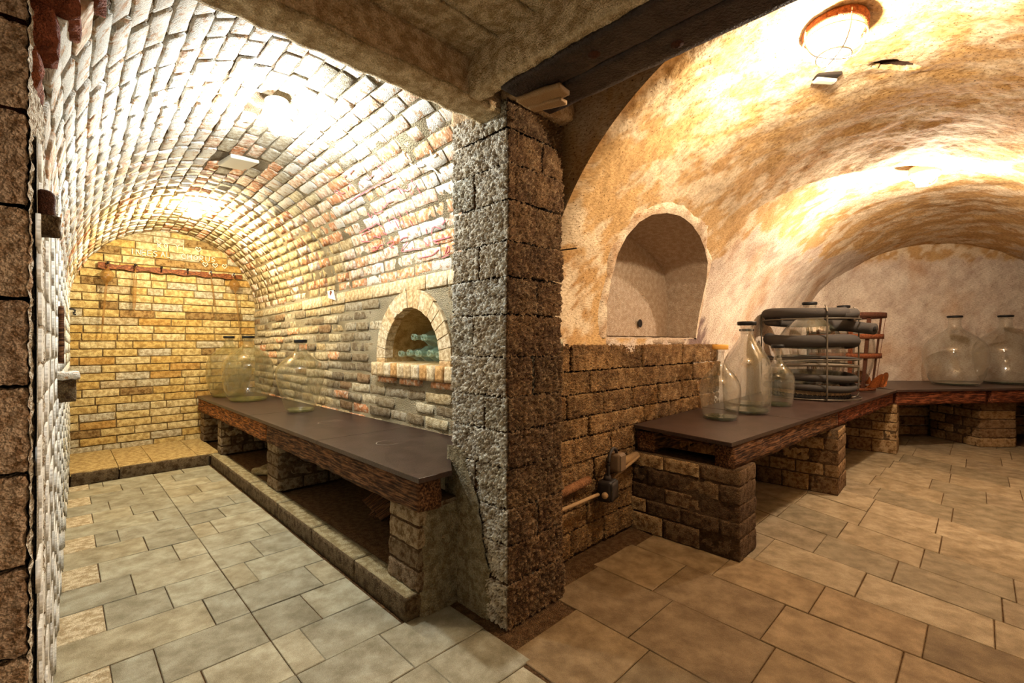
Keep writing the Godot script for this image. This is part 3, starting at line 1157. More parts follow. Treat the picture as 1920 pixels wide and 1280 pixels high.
# ------------------------------------------------------------------ lobby with its concrete slab and girders
func lobby() -> void:
	# slab cast on boards, the print of each board is one panel
	var slab := struct_node("ceiling", "board-marked concrete slab over the lobby", rough_box(Vector3(2.6, 0.2, 3.4), 0.2, 0.005, 0.003, 4.0, 2), M.joint)
	slab.position = P(0.2, 2.68, 0.4)
	var u := 1.585
	while u > -1.0:
		var w := 0.215 + rng.randf_range(-0.02, 0.02)
		var m := rough_box(Vector3(1.95, 0.05, w - 0.014), 0.04, 0.005, 0.004, 12.0, 40 + int(u * 10), "yXxZz")
		part(slab, "board_panel", m, M.concrete, slab.transform.affine_inverse() * Transform3D(Basis(Vector3.RIGHT, rng.randf_range(-0.012, 0.012)), P(u - w * 0.5, 2.58 + rng.randf_range(-0.003, 0.003), 0.33)))
		u -= w
	var g := thing("concrete_girder", "grey brown concrete girder across the mouth of the brick tunnel", "beam", P(1.635, 2.38, 0.48))
	part(g, "girder_web", rough_box(Vector3(2.0, 0.55, 0.145), 0.03, 0.012, 0.006, 9.0, 21), M.concrete_dark, Transform3D(Basis.IDENTITY, Vector3(0, 0.29, 0)))  # darker concrete than the lit soffit: its shade is in the colour
	part(g, "girder_soffit", rough_box(Vector3(2.0, 0.03, 0.15), 0.025, 0.010, 0.006, 11.0, 22), M.concrete, Transform3D(Basis.IDENTITY, Vector3(0, 0.010, 0)))
	var c := thing("concrete_casing", "rough concrete casing beside the black steel girders", "beam", P(0.24, 2.375, 1.30))
	part(c, "casing", rough_box(Vector3(0.055, 0.55, 2.75), 0.03, 0.012, 0.010, 8.0, 23), M.concrete, Transform3D(Basis.IDENTITY, Vector3(0.0, 0.285, -0.02)))
	part(c, "casing_edge", rough_box(Vector3(0.06, 0.10, 2.70), 0.02, 0.012, 0.007, 20.0, 24), M.concrete, Transform3D(Basis.IDENTITY, Vector3(0.01, 0.055, -0.03)))
	for k in 2:
		var vv: float = [1.383, 1.543][k]
		var s := thing("steel_girder", ["black steel girder next to the concrete casing", "black steel girder on the side of the plastered vault"][k], "beam", P(0.20, 2.372, vv), 0.0, "black steel girders")
		var fl := rough_box(Vector3(0.155, 0.022, 2.4), 0.03, 0.006, 0.003, 9.0, 60 + k)
		part(s, "flange", fl, M.steel, Transform3D(Basis(Vector3(0, 0, 1), 0.03 if k == 0 else -0.01), Vector3(0, 0.005, -0.0)))
		part(s, "web", chamfer_box(Vector3(0.02, 0.28, 2.4), 0.003), M.steel, Transform3D(Basis.IDENTITY, Vector3(0.0, 0.15, 0)))
		part(s, "upper_flange", chamfer_box(Vector3(0.15, 0.02, 2.4), 0.003), M.steel, Transform3D(Basis.IDENTITY, Vector3(0.0, 0.29, 0)))
		for uu in ([0.75] if k == 1 else [0.99]):
			part(s, "bolt", lathe([Vector2(0.0, -0.012), Vector2(0.009, -0.011), Vector2(0.012, -0.004), Vector2(0.022, -0.002), Vector2(0.024, 0.006)], 16), M.rustdark, Transform3D(Basis.IDENTITY, P(uu - 0.20, -0.006, 0.01)))
	var lid := struct_node("ceiling_003", "covering above the girders", chamfer_box(Vector3(2.6, 0.1, 4.2), 0.01), M.concrete_dark)
	lid.position = P(0.3, 2.96, 1.0)
	# broken board wedged over the pillar
	var w := thing("wooden_shim", "broken pale board wedged between the pillar and the black girders", "board", P(1.285, 2.352, 1.455), PI / 2 + 0.12)
	part(w, "shim", rough_box(Vector3(0.22, 0.022, 0.085), 0.012, 0.003, 0.004, 14.0, 71), M.conduit, Transform3D(Basis(Vector3(0, 0, 1), 0.05), Vector3(0.01, 0.0, 0)))
	part(w, "splinter", rough_box(Vector3(0.17, 0.018, 0.05), 0.012, 0.003, 0.004, 14.0, 72), M.conduit, Transform3D(Basis(Vector3(0, 0, 1), 0.10), Vector3(0.02, -0.012, 0.05)))
	# unseen walls behind the camera, whitened to bounce light into the lobby
	var wb := struct_node("wall_front", "plain plastered wall behind the viewer", chamfer_box(Vector3(3.2, 3.0, 0.2), 0.01), M.limewall)
	wb.position = P(-1.11, 1.48, 0.7)
	var wd := struct_node("wall_side", "plain plastered wall at the viewer's left", chamfer_box(Vector3(0.2, 3.0, 2.9), 0.01), M.limewall)
	wd.position = P(0.3, 1.48, -0.7)


# ------------------------------------------------------------------ pillar, jamb
func pillar_and_jamb() -> void:
	var pl := thing("stone_pillar", "square pillar of rough tuff blocks between the two vaults", "pillar", P(1.733, 0, 1.666))
	part(pl, "core", chamfer_box(Vector3(0.33, 2.42, 0.36), 0.01), M.joint, Transform3D(Basis.IDENTITY, Vector3(0, 1.21, 0)))
	part(pl, "bearing_stone", rough_box(Vector3(0.40, 0.44, 0.50), 0.03, 0.012, 0.012, 16.0, 499), M.concrete_dark, Transform3D(Basis.IDENTITY, P(-0.035, 2.655, 0.0)))
	var y := 0.0
	var r := 0
	while y < 2.40:
		var h: float = [0.20, 0.175, 0.165, 0.19, 0.17, 0.16, 0.185][r % 7]
		if y + h > 2.36:
			h = 2.44 - y
		var bulge := 0.0
		if y < 0.2:
			bulge = 0.02
		var cut := 0.19 + rng.randf_range(-0.05, 0.06)
		var lay := []
		# rectangles v0, v1, u0, u1 inside the .40 x .42 plan
		if r % 2 == 0:
			lay = [[0.0, cut, 0.0, 0.42], [cut, 0.40, 0.0, 0.42]]
		else:
			lay = [[0.0, 0.40, 0.0, cut], [0.0, 0.40, cut, 0.42]]
		for q in lay:
			var sz := Vector3(q[1] - q[0] - 0.001 + bulge, h - 0.002, q[3] - q[2] - 0.001 + bulge)
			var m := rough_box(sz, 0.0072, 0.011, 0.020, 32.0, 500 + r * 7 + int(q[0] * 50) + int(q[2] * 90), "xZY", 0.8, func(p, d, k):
				var paler: float = smoothstep(0.6, 0.1, d.z) * smoothstep(0.1, -0.6, d.x) * smoothstep(-0.60, 0.15, k)  # paler tunnel side: limewash plus the lamplight on it, put into the colour
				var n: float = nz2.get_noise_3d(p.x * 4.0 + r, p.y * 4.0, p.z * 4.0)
				return lin(118, 92, 66).lerp(lin(86, 64, 46), clampf(0.5 + n * 1.4, 0, 1)).lerp(lin(176, 150, 118), smoothstep(0.0, 0.6, k) * 0.8).lerp(lin(240, 238, 226), paler))  # raised points lightened as painted highlights, pits left dark as shade
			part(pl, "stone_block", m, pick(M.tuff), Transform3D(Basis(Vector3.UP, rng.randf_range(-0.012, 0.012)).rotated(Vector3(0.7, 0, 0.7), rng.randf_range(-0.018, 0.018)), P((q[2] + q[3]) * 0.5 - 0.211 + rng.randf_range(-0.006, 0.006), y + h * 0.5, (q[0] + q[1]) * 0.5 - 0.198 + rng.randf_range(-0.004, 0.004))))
		y += h
		r += 1
	# smooth render over the foot of the side towards the tunnel
	part(pl, "render_coat", grid_mesh(36, 60, func(s, t):
		var yy: float = 0.78 * t
		var far: float = 0.10 + 0.22 * t * t + 0.03 * nz2.get_noise_2d(t * 5.0, 1.0)
		var uu: float = lerpf(-0.205 + far, 0.24, s)
		return P(uu, yy, -0.222 + 0.016 * smoothstep(0.75, 1.0, t) + 0.012 * smoothstep(0.12, 0.0, s) + 0.005 * nz2.get_noise_2d(s * 5.0, t * 7.0)), P(0, 0.4, -3.0)), M.render)

	# jamb on the left edge of the view
	var jb := thing("stone_jamb", "dark reddish stone block jamb at the left mouth of the tunnel", "jamb", P(1.62, 0, -0.30))
	y = 0.0
	r = 0
	while y < 2.3:
		var h := 0.205 + rng.randf_range(-0.012, 0.012)
		var m := rough_box(Vector3(0.50, h - 0.006, 0.20), 0.010, 0.008, 0.009, 24.0, 700 + r, "XZY", 0.6)
		part(jb, "stone_block", m, pick(M.jamb), Transform3D(Basis.IDENTITY, P(0, y + h * 0.5, 0.0 + rng.randf_range(-0.003, 0.003))))
		y += h
		r += 1
	part(jb, "mortar_edge", grid_mesh(14, 240, func(s, t):
		var yy: float = t * 2.1
		var k: float = nz2.get_noise_2d(s * 5.0 + 3.0, yy * 26.0)
		return P(lerpf(-0.10, 0.13, s), yy, 0.252 + 0.020 * s + 0.008 * k), P(0, 1, 2)), M.white_mortar)
	for k in 5:
		var m := rough_box(Vector3(0.30, 0.10, 0.17), 0.03, 0.012, 0.010, 16.0, 740 + k, "XxZYy")
		part(jb, "brick", m, pick(M.red), Transform3D(Basis(Vector3(0, 0, 1), 0.06), P(0.03 + 0.004 * k, 1.86 + 0.105 * k, 0.10 + 0.012 * k + 0.006 * k * k)))


# ------------------------------------------------------------------ floors
func tile(parent: Node3D, q: Array, m: Material, y := 0.0) -> void:
	# q: four Vector2(u, v); each tile sits a little differently
	var c := Vector2.ZERO
	for p in q:
		c += p / 4.0
	var dy := [rng.randf_range(-0.0025, 0.0025), rng.randf_range(-0.0025, 0.0025), rng.randf_range(-0.0025, 0.0025), rng.randf_range(-0.0025, 0.0025)]
	var poly := []
	var o := P(c.x, y, c.y)
	for k in 4:
		var p: Vector2 = q[k]
		p += (c - p).normalized() * rng.randf_range(0.0016, 0.0042)
		poly.append(P(p.x, y - 0.03, p.y) - o)
	var v := PackedVector3Array()
	var top := []
	var mid := []
	for k in 4:
		var a: Vector3 = poly[k]
		mid.append(Vector3(a.x, dy[k] - 0.003, a.z))
		var i := Vector3(a.x, 0, a.z)
		top.append(i - i.normalized() * 0.004 + Vector3(0, dy[k], 0))
	for k in 4:
		var l := (k + 1) % 4
		var out: Vector3 = (poly[k] + poly[l]) * 0.5
		out.y = 0
		quad(v, poly[k], poly[l], mid[l], mid[k], out)
		quad(v, mid[k], mid[l], top[l], top[k], out + Vector3(0, 0.3, 0))
	quad(v, top[0], top[1], top[2], top[3], Vector3.UP)
	part(parent, "floor_tile", tri_mesh(v, false), m, Transform3D(Basis.IDENTITY, o))


func floors() -> void:
	var base := grid_mesh(90, 110, func(s, t):
		var u: float = lerpf(-1.5, 6.9, s)
		var v: float = lerpf(-0.8, 10.2, t)
		var k: float = nz2.get_noise_2d(u * 6.0, v * 6.0)
		var hump: float = 0.012 * smoothstep(1.5, 1.72, u) * smoothstep(1.3, 1.6, v)
		return P(u, -0.0065 + 0.003 * k + hump, v), P(1, 3, 1))
	var fl := struct_node("floor", "worn stone floor tiles in both rooms", base, M.dirt)
	# left tunnel and lobby: courses across the tunnel
	var u := 0.42
	var r := 0
	while u < 5.78:
		var pitch: float = 0.297
		if u > 3.7:
			pitch = 0.27
		var u2 := minf(u + pitch, 5.79)
		var vmax := 1.15 if u > 1.86 else (1.40 if u > 1.2 else 1.35)
		var vmin := -0.03 if u > 1.6 else -0.45
		var cuts := [vmin]
		if u > 1.6:
			if r % 2 == 0:
				cuts.append(0.125 + 0.004 * r)
			var a := 0.21 + 0.235 * float((r * 2) % 3) * 0.5
			cuts.append(a + 0.08)
			cuts.append(0.67)
			cuts.append(0.67 + [0.23, 0.36, 0.12][r % 3])
		else:
			cuts.append_array([-0.05 + 0.1 * (r % 2), 0.32 + 0.12 * (r % 2), 0.67, 0.67 + [0.36, 0.25][r % 2], 1.18 - 0.1 * (r % 2)])
		cuts.append(vmax)
		for k in cuts.size() - 1:
			var lo: float = cuts[k]
			var hi: float = cuts[k + 1]
			if hi - lo < 0.03:
				continue
			var m: Material = pick(M.tiles)
			if k == 0 and u > 1.6 and r % 2 == 0:
				m = M.tilelight
			tile(fl, [Vector2(u, lo), Vector2(u2, lo), Vector2(u2, hi), Vector2(u, hi)], m)
		u = u2
		r += 1
	# right room: courses that fan out with the bend of the bench
	var slopes := [0.02, 0.04, 0.05, 0.07, 0.14, 0.24, 0.34, 0.40, 0.44, 0.46, 0.48, 0.50, 0.53, 0.56, 0.60, 0.64, 0.68, 0.72, 0.76]
	var at := [1.36, 1.80, 2.225, 2.62, 3.00, 3.40, 3.80, 4.20, 4.60, 5.00, 5.42, 5.85, 6.30, 6.75, 7.25, 7.80, 8.35, 8.95, 9.6]
	for k in at.size() - 1:
		var uu := 1.66 - rng.randf() * 0.25
		if k == 0:
			uu = 1.40
		while uu > -1.0:
			var L := rng.randf_range(0.40, 0.56) if k < 5 else rng.randf_range(0.36, 0.5)
			var w := uu - L
			var va := func(x): return at[k] + (x - 0.9) * slopes[k]
			var vb := func(x): return at[k + 1] + (x - 0.9) * slopes[k + 1]
			tile(fl, [Vector2(w, va.call(w)), Vector2(uu, va.call(uu)), Vector2(uu, vb.call(uu)), Vector2(w, vb.call(w))], pick(M.tilesw if k > 3 else M.tiles_shade))
			uu = w
	# raised step at the end and along the bench
	var step := struct_node("floor_001", "low raised step along the bench and end wall of the tunnel", rough_box(Vector3(0.62, 0.108, 4.95), 0.10, 0.004, 0.006, 6.0, 81, "YzZxX"), M.dirt)
	step.position = P(4.36, 0.052, 1.56)
	part(step, "ledge_fill", chamfer_box(Vector3(1.16, 0.10, 0.96), 0.004), M.dirt, step.transform.affine_inverse() * Transform3D(Basis.IDENTITY, P(6.32, 0.05, 0.64)))
	for s in [[5.80, 0.075, 0.412], [5.80, 0.415, 1.16]]:
		part(step, "kerb_stone", rough_box(Vector3(s[2] - s[1] - 0.004, 0.116, 0.12), 0.03, 0.007, 0.006, 10.0, 82 + int(s[1] * 9), "XxYZz"), M.kerb, step.transform.affine_inverse() * Transform3D(Basis.IDENTITY, P(5.855, 0.056, (s[1] + s[2]) * 0.5)))
	var cu := [1.885, 2.42, 3.02, 3.66, 4.35, 5.06, 5.79]
	for k in 6:
		var L: float = cu[k + 1] - cu[k] - 0.004
		var st := part(step, "kerb_stone", rough_box(Vector3(0.115, 0.118, L), 0.03, 0.008, 0.003, 10.0, 90 + k), M.kerb, step.transform.affine_inverse() * Transform3D(Basis.IDENTITY, P((cu[k] + cu[k + 1]) * 0.5, 0.058, 1.215)))
		part(st, "pale_top", rough_box(Vector3(0.108, 0.012, L - 0.006), 0.03, 0.005, 0.0015, 12.0, 96 + k), M.kerbtop, Transform3D(Basis.IDENTITY, Vector3(0, 0.056, 0)))  # paler piece laid on top of each kerb stone
	# flags on the ledge
	var lv := 0.07
	var k2 := 0
	while lv < 1.2:
		var w: float = [0.34, 0.26, 0.38, 0.24][k2 % 4]
		var e := minf(lv + w, 1.25)
		var ub := 5.80
		for seg in [[5.80, 6.14], [6.14, 6.48], [6.48, 6.80]]:
			tile(step, [Vector2(seg[0] + 0.002, lv), Vector2(seg[1], lv), Vector2(seg[1], e), Vector2(seg[0] + 0.002, e)], M.ledge, 0.0)
			var t := step.get_child(step.get_child_count() - 1) as Node3D
			t.position = step.transform.affine_inverse() * P((seg[0] + seg[1]) * 0.5, 0.121, (lv + e) * 0.5)
		lv = e
		k2 += 1


# ------------------------------------------------------------------ benches
# a pier of bricks as a part of bench O: corners in (u, v), bricks run along its depth
func pier(o: Node3D, cu: float, cv: float, wu: float, wv: float, y0: float, courses: Array, mats: Array, turn := 0.0, along := 3, seed_ := 0) -> void:
	# wu: width seen from the front, wv: depth towards the wall; local x = width, local z = depth (away from the front)
	var H := 0.0
	for h in courses:
		H += h
	var p := part(o, "pier", rough_box(Vector3(wu - 0.014, H, wv - 0.014), 0.2, 0.004, 0.0, 1.0, 1), M.piermortar, o.transform.affine_inverse() * Transform3D(Basis(Vector3.UP, turn), P(cu, y0 + H * 0.5, cv)))
	var y := -H * 0.5
	for r in courses.size():
		var h: float = courses[r]
		var z := -wv * 0.5
		var n: int = along
		var first := wv / n * (0.5 if r % 2 == 1 else 1.0)
		var k := 0
		while z < wv * 0.5 - 0.03:
			var L := minf(first if k == 0 else wv / n, wv * 0.5 - z)
			if wv * 0.5 - z - L < 0.04:
				L = wv * 0.5 - z
			var cutx := [[-0.5, 0.5]]
			if r == 3 and wu > 0.3 and k == 0:
				cutx = [[-0.5, 0.08], [0.08, 0.5]]
			for cx in cutx:
				var w: float = (cx[1] - cx[0]) * wu
				var m := rough_box(Vector3(w - 0.004, h - 0.010, L - 0.006), 0.022, 0.007, 0.006, 17.0, seed_ + r * 11 + k * 3, "XxYzZ", 0.25)
				part(p, "brick", m, M.pierw[2] if mats == M.pier_dark and ((r == 4 and k <= 1) or (r <= 1 and k == 0)) else pick(mats), Transform3D(Basis(Vector3.UP, rng.randf_range(-0.02, 0.02)), Vector3((cx[0] + cx[1]) * 0.5 * wu + rng.randf_range(-0.006, 0.006), y + h * 0.5, z + L * 0.5 + (rng.randf_range(-0.008, 0.006) if k == 0 else 0.0))))
			z += L
			k += 1
		y += h


# a slab with tilted corners: four (u, v, y) at its top, 22 mm thick
func slab(o: Node3D, c: Array, called := "tabletop") -> void:
	var poly := []
	var at: Vector3 = P(c[0].x, c[0].z, c[0].y)
	for p in c:
		poly.append(P(p.x, p.z - 0.024, p.y) - at)
	part(o, called, prism(poly, Vector3(0, 0.024, 0), 0.0025), M.top, o.transform.affine_inverse() * Transform3D(Basis.IDENTITY, at))


# a timber between two points (u, y, v), its top edge at those points
func timber(o: Node3D, a: Vector3, b: Vector3, h: float, w: float, m: Material, seed_: int, called := "beam") -> void:
	var pa := P(a.x, a.y - h * 0.5, a.z)
	var pb := P(b.x, b.y - h * 0.5, b.z)
	var x := (pb - pa).normalized()
	var z := x.cross(Vector3.UP).normalized()
	var t := Transform3D(Basis(x, z.cross(x), z), (pa + pb) * 0.5)
	part(o, called, rough_box(Vector3(pa.distance_to(pb) - 0.004, h, w), 0.03, 0.007, 0.007, 6.0, seed_), m, o.transform.affine_inverse() * t)


func left_bench() -> void:
	var o := thing("brick_bench", "long dark topped bench on brick piers along the left tunnel wall", "bench", P(4.2, 0.12, 1.5))
	var y := func(u): return 0.707 - 0.0103 * (u - 1.76)
	var f := func(u): return 1.150 + 0.0105 * (u - 1.76)
	var cuts := [1.765, 2.94, 4.45, 6.70]
	for k in 3:
		var a: float = cuts[k] + 0.0015
		var b: float = cuts[k + 1] - 0.0015
		slab(o, [Vector3(a, f.call(a), y.call(a)), Vector3(b, f.call(b), y.call(b)), Vector3(b, 1.836, y.call(b) + 0.002), Vector3(a, 1.48 if k == 0 else 1.836, y.call(a) + 0.002)] if k > 0 else [Vector3(a, f.call(a), y.call(a)), Vector3(b, f.call(b), y.call(b)), Vector3(b, 1.836, y.call(b) + 0.002), Vector3(1.955, 1.836, y.call(1.955)), Vector3(1.955, 1.47, y.call(1.955)), Vector3(a, 1.335, y.call(a))])
	timber(o, Vector3(1.80, 0.683, 1.235), Vector3(4.03, 0.660, 1.258), 0.150, 0.13, M.timberdark, 201)
	timber(o, Vector3(4.04, 0.660, 1.255), Vector3(6.68, 0.632, 1.270), 0.150, 0.13, M.timber, 202)
	timber(o, Vector3(1.98, 0.683, 1.76), Vector3(6.68, 0.632, 1.76), 0.150, 0.12, M.timberdark, 203)
	pier(o, 2.01, 1.34, 0.275, 0.25, 0.12, [0.103, 0.103, 0.106, 0.104], M.pier, -PI / 2, 1, 210)
	pier(o, 4.045, 1.545, 0.265, 0.62, 0.12, [0.10, 0.098, 0.098, 0.096], M.pier, -PI / 2, 3, 230)
	pier(o, 5.69, 1.53, 0.15, 0.63, 0.12, [0.092, 0.094, 0.094, 0.094], M.pier, -PI / 2, 3, 250)
	pier(o, 6.59, 1.53, 0.19, 0.60, 0.12, [0.092, 0.092, 0.092, 0.092], M.pier, -PI / 2, 3, 270)
	part(o, "render_coat", grid_mesh(24, 40, func(s, t):
		var yy: float = lerpf(-0.01, 0.50 + 0.02 * s, t)
		return P(1.868 + 0.006 * nz2.get_noise_2d(s * 4.0, t * 6.0) + 0.02 * smoothstep(0.1, 0.0, s), yy, lerpf(1.235, 1.50, s)), P(0, 0.4, 1.3)), M.render, o.transform.affine_inverse())
	# ring marks left by bottles on the top
	for q in [[3.55, 1.52, 0.10], [2.55, 1.44, 0.07]]:
		var pts := []
		for k in 25:
			var g: float = TAU * k / 34.0 + q[0]
			var uu: float = q[0] + q[2] * cos(g)
			pts.append(P(uu, y.call(uu) + 0.0018, q[1] + q[2] * sin(g)))
		part(o, "ring_mark", ribbon(pts, 0.006, Vector3.UP), M.dust, o.transform.affine_inverse())
	# stone and boards kept underneath
	var st := thing("flat_stone", "flat rounded stone on the ground under the left bench", "stone", P(4.62, 0.12, 1.42), 0.4)
	part(st, "stone", rough_box(Vector3(0.30, 0.055, 0.22), 0.02, 0.026, 0.012, 9.0, 291), M.kerbtop, Transform3D(Basis.IDENTITY, Vector3(0, 0.022, 0)))
	var bd := thing("loose_board", "weathered board lying under the left bench beside the near pier", "board", P(2.72, 0.13, 1.62), 0.5)
	part(bd, "plank", rough_box(Vector3(0.10, 0.018, 0.42), 0.02, 0.004, 0.004, 9.0, 292), M.timberdark, Transform3D(Basis(Vector3(1, 0, 0), 0.05), Vector3(0, 0.016, 0)))
	var b2 := thing("loose_board", "second weathered board leaning up to the wall under the left bench", "board", P(2.95, 0.13, 1.60), -0.2)
	part(b2, "plank", rough_box(Vector3(0.13, 0.018, 0.46), 0.02, 0.004, 0.004, 9.0, 293), M.timberdark, Transform3D(Basis(Vector3(0, 0, 1), 0.45), Vector3(0, 0.05, 0)))


func ribbon(pts: Array, w: float, up: Vector3) -> ArrayMesh:
	var v := PackedVector3Array()
	for i in pts.size() - 1:
		var d: Vector3 = (pts[i + 1] - pts[i]).normalized()
		var s := d.cross(up).normalized() * w * 0.5
		quad(v, pts[i] - s, pts[i] + s, pts[i + 1] + s, pts[i + 1] - s, up)
	return tri_mesh(v, false)


func right_benches() -> void:
	var fw := P(0.713, 0, 0.701)
	# ---- along the wall with the niche
	var o := thing("brick_bench", "long dark topped bench on brick piers under the arched niche", "bench", P(1.3, 0, 5.0))
	var fu := func(v): return 1.050 - 0.0885 * (v - 2.86)
	var y := func(v): return 0.712 + 0.0102 * (v - 2.86)
	var cuts := [2.875, 4.05, 5.55, 6.955]
	for k in 3:
		var a: float = cuts[k] + (0.0 if k == 0 else 0.0015)
		var b: float = cuts[k + 1] - 0.0015
		var wb := 1.728
		slab(o, [Vector3(fu.call(a), a, y.call(a)), Vector3(fu.call(b), b, y.call(b)), Vector3(wb, b + (0.30 if k == 2 else 0.0), y.call(b) + 0.016), Vector3(wb, a + (0.03 if k == 0 else 0.0), y.call(a) + 0.02)])
	timber(o, Vector3(1.105, 0.687, 2.90), Vector3(0.948, 0.705, 4.93), 0.140, 0.115, M.timberdark, 301)
	timber(o, Vector3(0.947, 0.705, 4.94), Vector3(0.775, 0.728, 6.93), 0.135, 0.115, M.timberred, 302)
	timber(o, Vector3(1.64, 0.69, 2.915), Vector3(1.64, 0.735, 7.10), 0.140, 0.13, M.timberdark, 303)
	timber(o, Vector3(1.22, 0.70, 3.02), Vector3(1.56, 0.705, 3.03), 0.05, 0.10, M.timberdark, 304, "cross_batten")
	pier(o, 1.375, 3.035, 0.29, 0.74, 0.0, [0.135, 0.100, 0.104, 0.112, 0.098], M.pier_dark, 0.0, 3, 310)
	pier(o, 1.29, 4.93, 0.42, 0.86, 0.0, [0.150, 0.112, 0.118, 0.108, 0.072], M.pierw, 0.045, 4, 330)
	pier(o, 1.17, 7.12, 0.33, 0.95, 0.0, [0.16, 0.105, 0.105, 0.105, 0.115], M.pierw, 0.04, 4, 350)

	# ---- after the bend, square to the end wall
	var q := thing("brick_bench", "dark topped bench on brick piers along the limewashed end wall", "bench", P(0.3, 0, 8.2))
	var turn := deg_to_rad(-45.5)
	var rt := P(-0.701, 0, 0.713)
	var pt := func(d, x, yy):
		var w: Vector3 = fw * d + rt * x
		return Vector3(-w.z, w.x, yy)
	# x to the right, d away from the viewer
	var xs := [4.475, 5.60, 6.35, 8.1]
	for k in 3:
		var a: float = xs[k] + 0.0015
		var b: float = xs[k + 1] - 0.0015
		var da := 5.375 + (a - 4.475) * 0.12
		var db := 5.375 + (b - 4.475) * 0.12
		slab(q, [pt.call(da, a, 0.755), pt.call(db, b, 0.757), pt.call(6.585, b, 0.762), pt.call(6.585, a if k > 0 else 4.52, 0.760)])
	var beam := func(d0, x0, d1, x1, m, sd):
		var a: Vector3 = pt.call(d0, x0, 0.730)
		var b: Vector3 = pt.call(d1, x1, 0.732)
		timber(q, Vector3(a.x, a.z, a.y), Vector3(b.x, b.z, b.y), 0.155, 0.12, m, sd)
	beam.call(5.47, 4.50, 5.61, 5.70, M.timberred, 401)
	beam.call(5.62, 5.78, 5.82, 8.0, M.timberred, 402)
	beam.call(6.45, 4.7, 6.45, 8.0, M.timberdark, 403)
	for k in 2:
		var c: Vector3 = pt.call([6.10, 6.22][k], [6.06, 7.55][k], 0.0)
		pier(q, c.x, c.y, 0.46, 0.70, 0.0, [0.118, 0.115, 0.118, 0.110, 0.113], M.pierw, -deg_to_rad(44.5) , 3, 410 + k * 30)


# ------------------------------------------------------------------ lamps
func lamp(label: String, at: Vector3, n: Vector3, key: String, style: int, s: float) -> void:
	# N points out of the vault, into the room
	var o := thing("bulkhead_lamp", label, "lamp", at)
	var y := n.normalized()
	var x := y.cross(Vector3(0.3, 0.1, 1)).normalized()
	var b := Basis(x, y, x.cross(y))
	o.transform = Transform3D(b, at)
	var glow := StandardMaterial3D.new()
	glow.albedo_color = Color(1, 1, 1)
	glow.emission_enabled = true
	glow.emission = lamp_color[key].lerp(Color.WHITE, 0.5)
	glow.emission_energy_multiplier = 3.0
	if style == 0:
		# porcelain holder with a round opal globe, in a hole broken through the bricks
		part(o, "holder", lathe([Vector2(0.0, -0.03), Vector2(0.06 * s, -0.03), Vector2(0.062 * s, 0.0), Vector2(0.055 * s, 0.022), Vector2(0.03 * s, 0.026), Vector2(0.0, 0.026)], 28), M.ceramic)
		part(o, "globe", lathe(smooth_profile([Vector2(0.0, 0.155 * s), Vector2(0.032 * s, 0.147 * s), Vector2(0.056 * s, 0.115 * s), Vector2(0.060 * s, 0.082 * s), Vector2(0.046 * s, 0.045 * s), Vector2(0.036 * s, 0.022), Vector2(0.0, 0.020)], 22), 28), glow)
	else:
		# round bulkhead fitting: ring, glass bowl, wire guard
		part(o, "base_ring", lathe([Vector2(0.0, -0.035), Vector2(0.098 * s, -0.035), Vector2(0.104 * s, -0.01), Vector2(0.104 * s, 0.018), Vector2(0.090 * s, 0.024), Vector2(0.0, 0.024)], 36), M.rustorange if key == "c" else M.ceramic)
		part(o, "glass_bowl", lathe(smooth_profile([Vector2(0.0, 0.098 * s), Vector2(0.045 * s, 0.092 * s), Vector2(0.074 * s, 0.066 * s), Vector2(0.084 * s, 0.030 * s), Vector2(0.084 * s, 0.022), Vector2(0.0, 0.020)], 20), 36), glow)
		var g = part(o, "wire_guard", ring_mesh(0.100 * s, 0.0035, Vector3(0, 0.045 * s, 0)), M.ceramic)
		part(g, "guard_hoop", ring_mesh(0.055 * s, 0.0035, Vector3(0, 0.110 * s, 0)), M.ceramic)
		for k in 4:
			var a := TAU * k / 4.0 + 0.4
			var c := Vector3(cos(a), 0, sin(a))
			part(g, "guard_wire", tube(curve_pts([c * 0.102 * s, c * 0.103 * s + Vector3(0, 0.05 * s, 0), c * 0.085 * s + Vector3(0, 0.09 * s, 0), c * 0.055 * s + Vector3(0, 0.110 * s, 0), Vector3(0, 0.116 * s, 0)], 14), 0.0032, 6), M.ceramic)
	var l := OmniLight3D.new()
	l.name = "lamp_light"
	l.light_color = lamp_color[key]
	l.light_energy = lamp_energy[key]
	l.omni_range = 14.0
	l.omni_attenuation = 2.0
	l.light_size = 0.04
	l.shadow_enabled = true
	l.position = Vector3(0, (0.105 if style == 0 else 0.080) * s, 0)
	o.add_child(l)


func ring_mesh(r: float, t: float, c: Vector3, seg := 40) -> ArrayMesh:
	var pts := []
	for k in seg:
		pts.append(c + Vector3(cos(TAU * k / seg), 0, sin(TAU * k / seg)) * r)
	return tube(pts, t, 7, true)


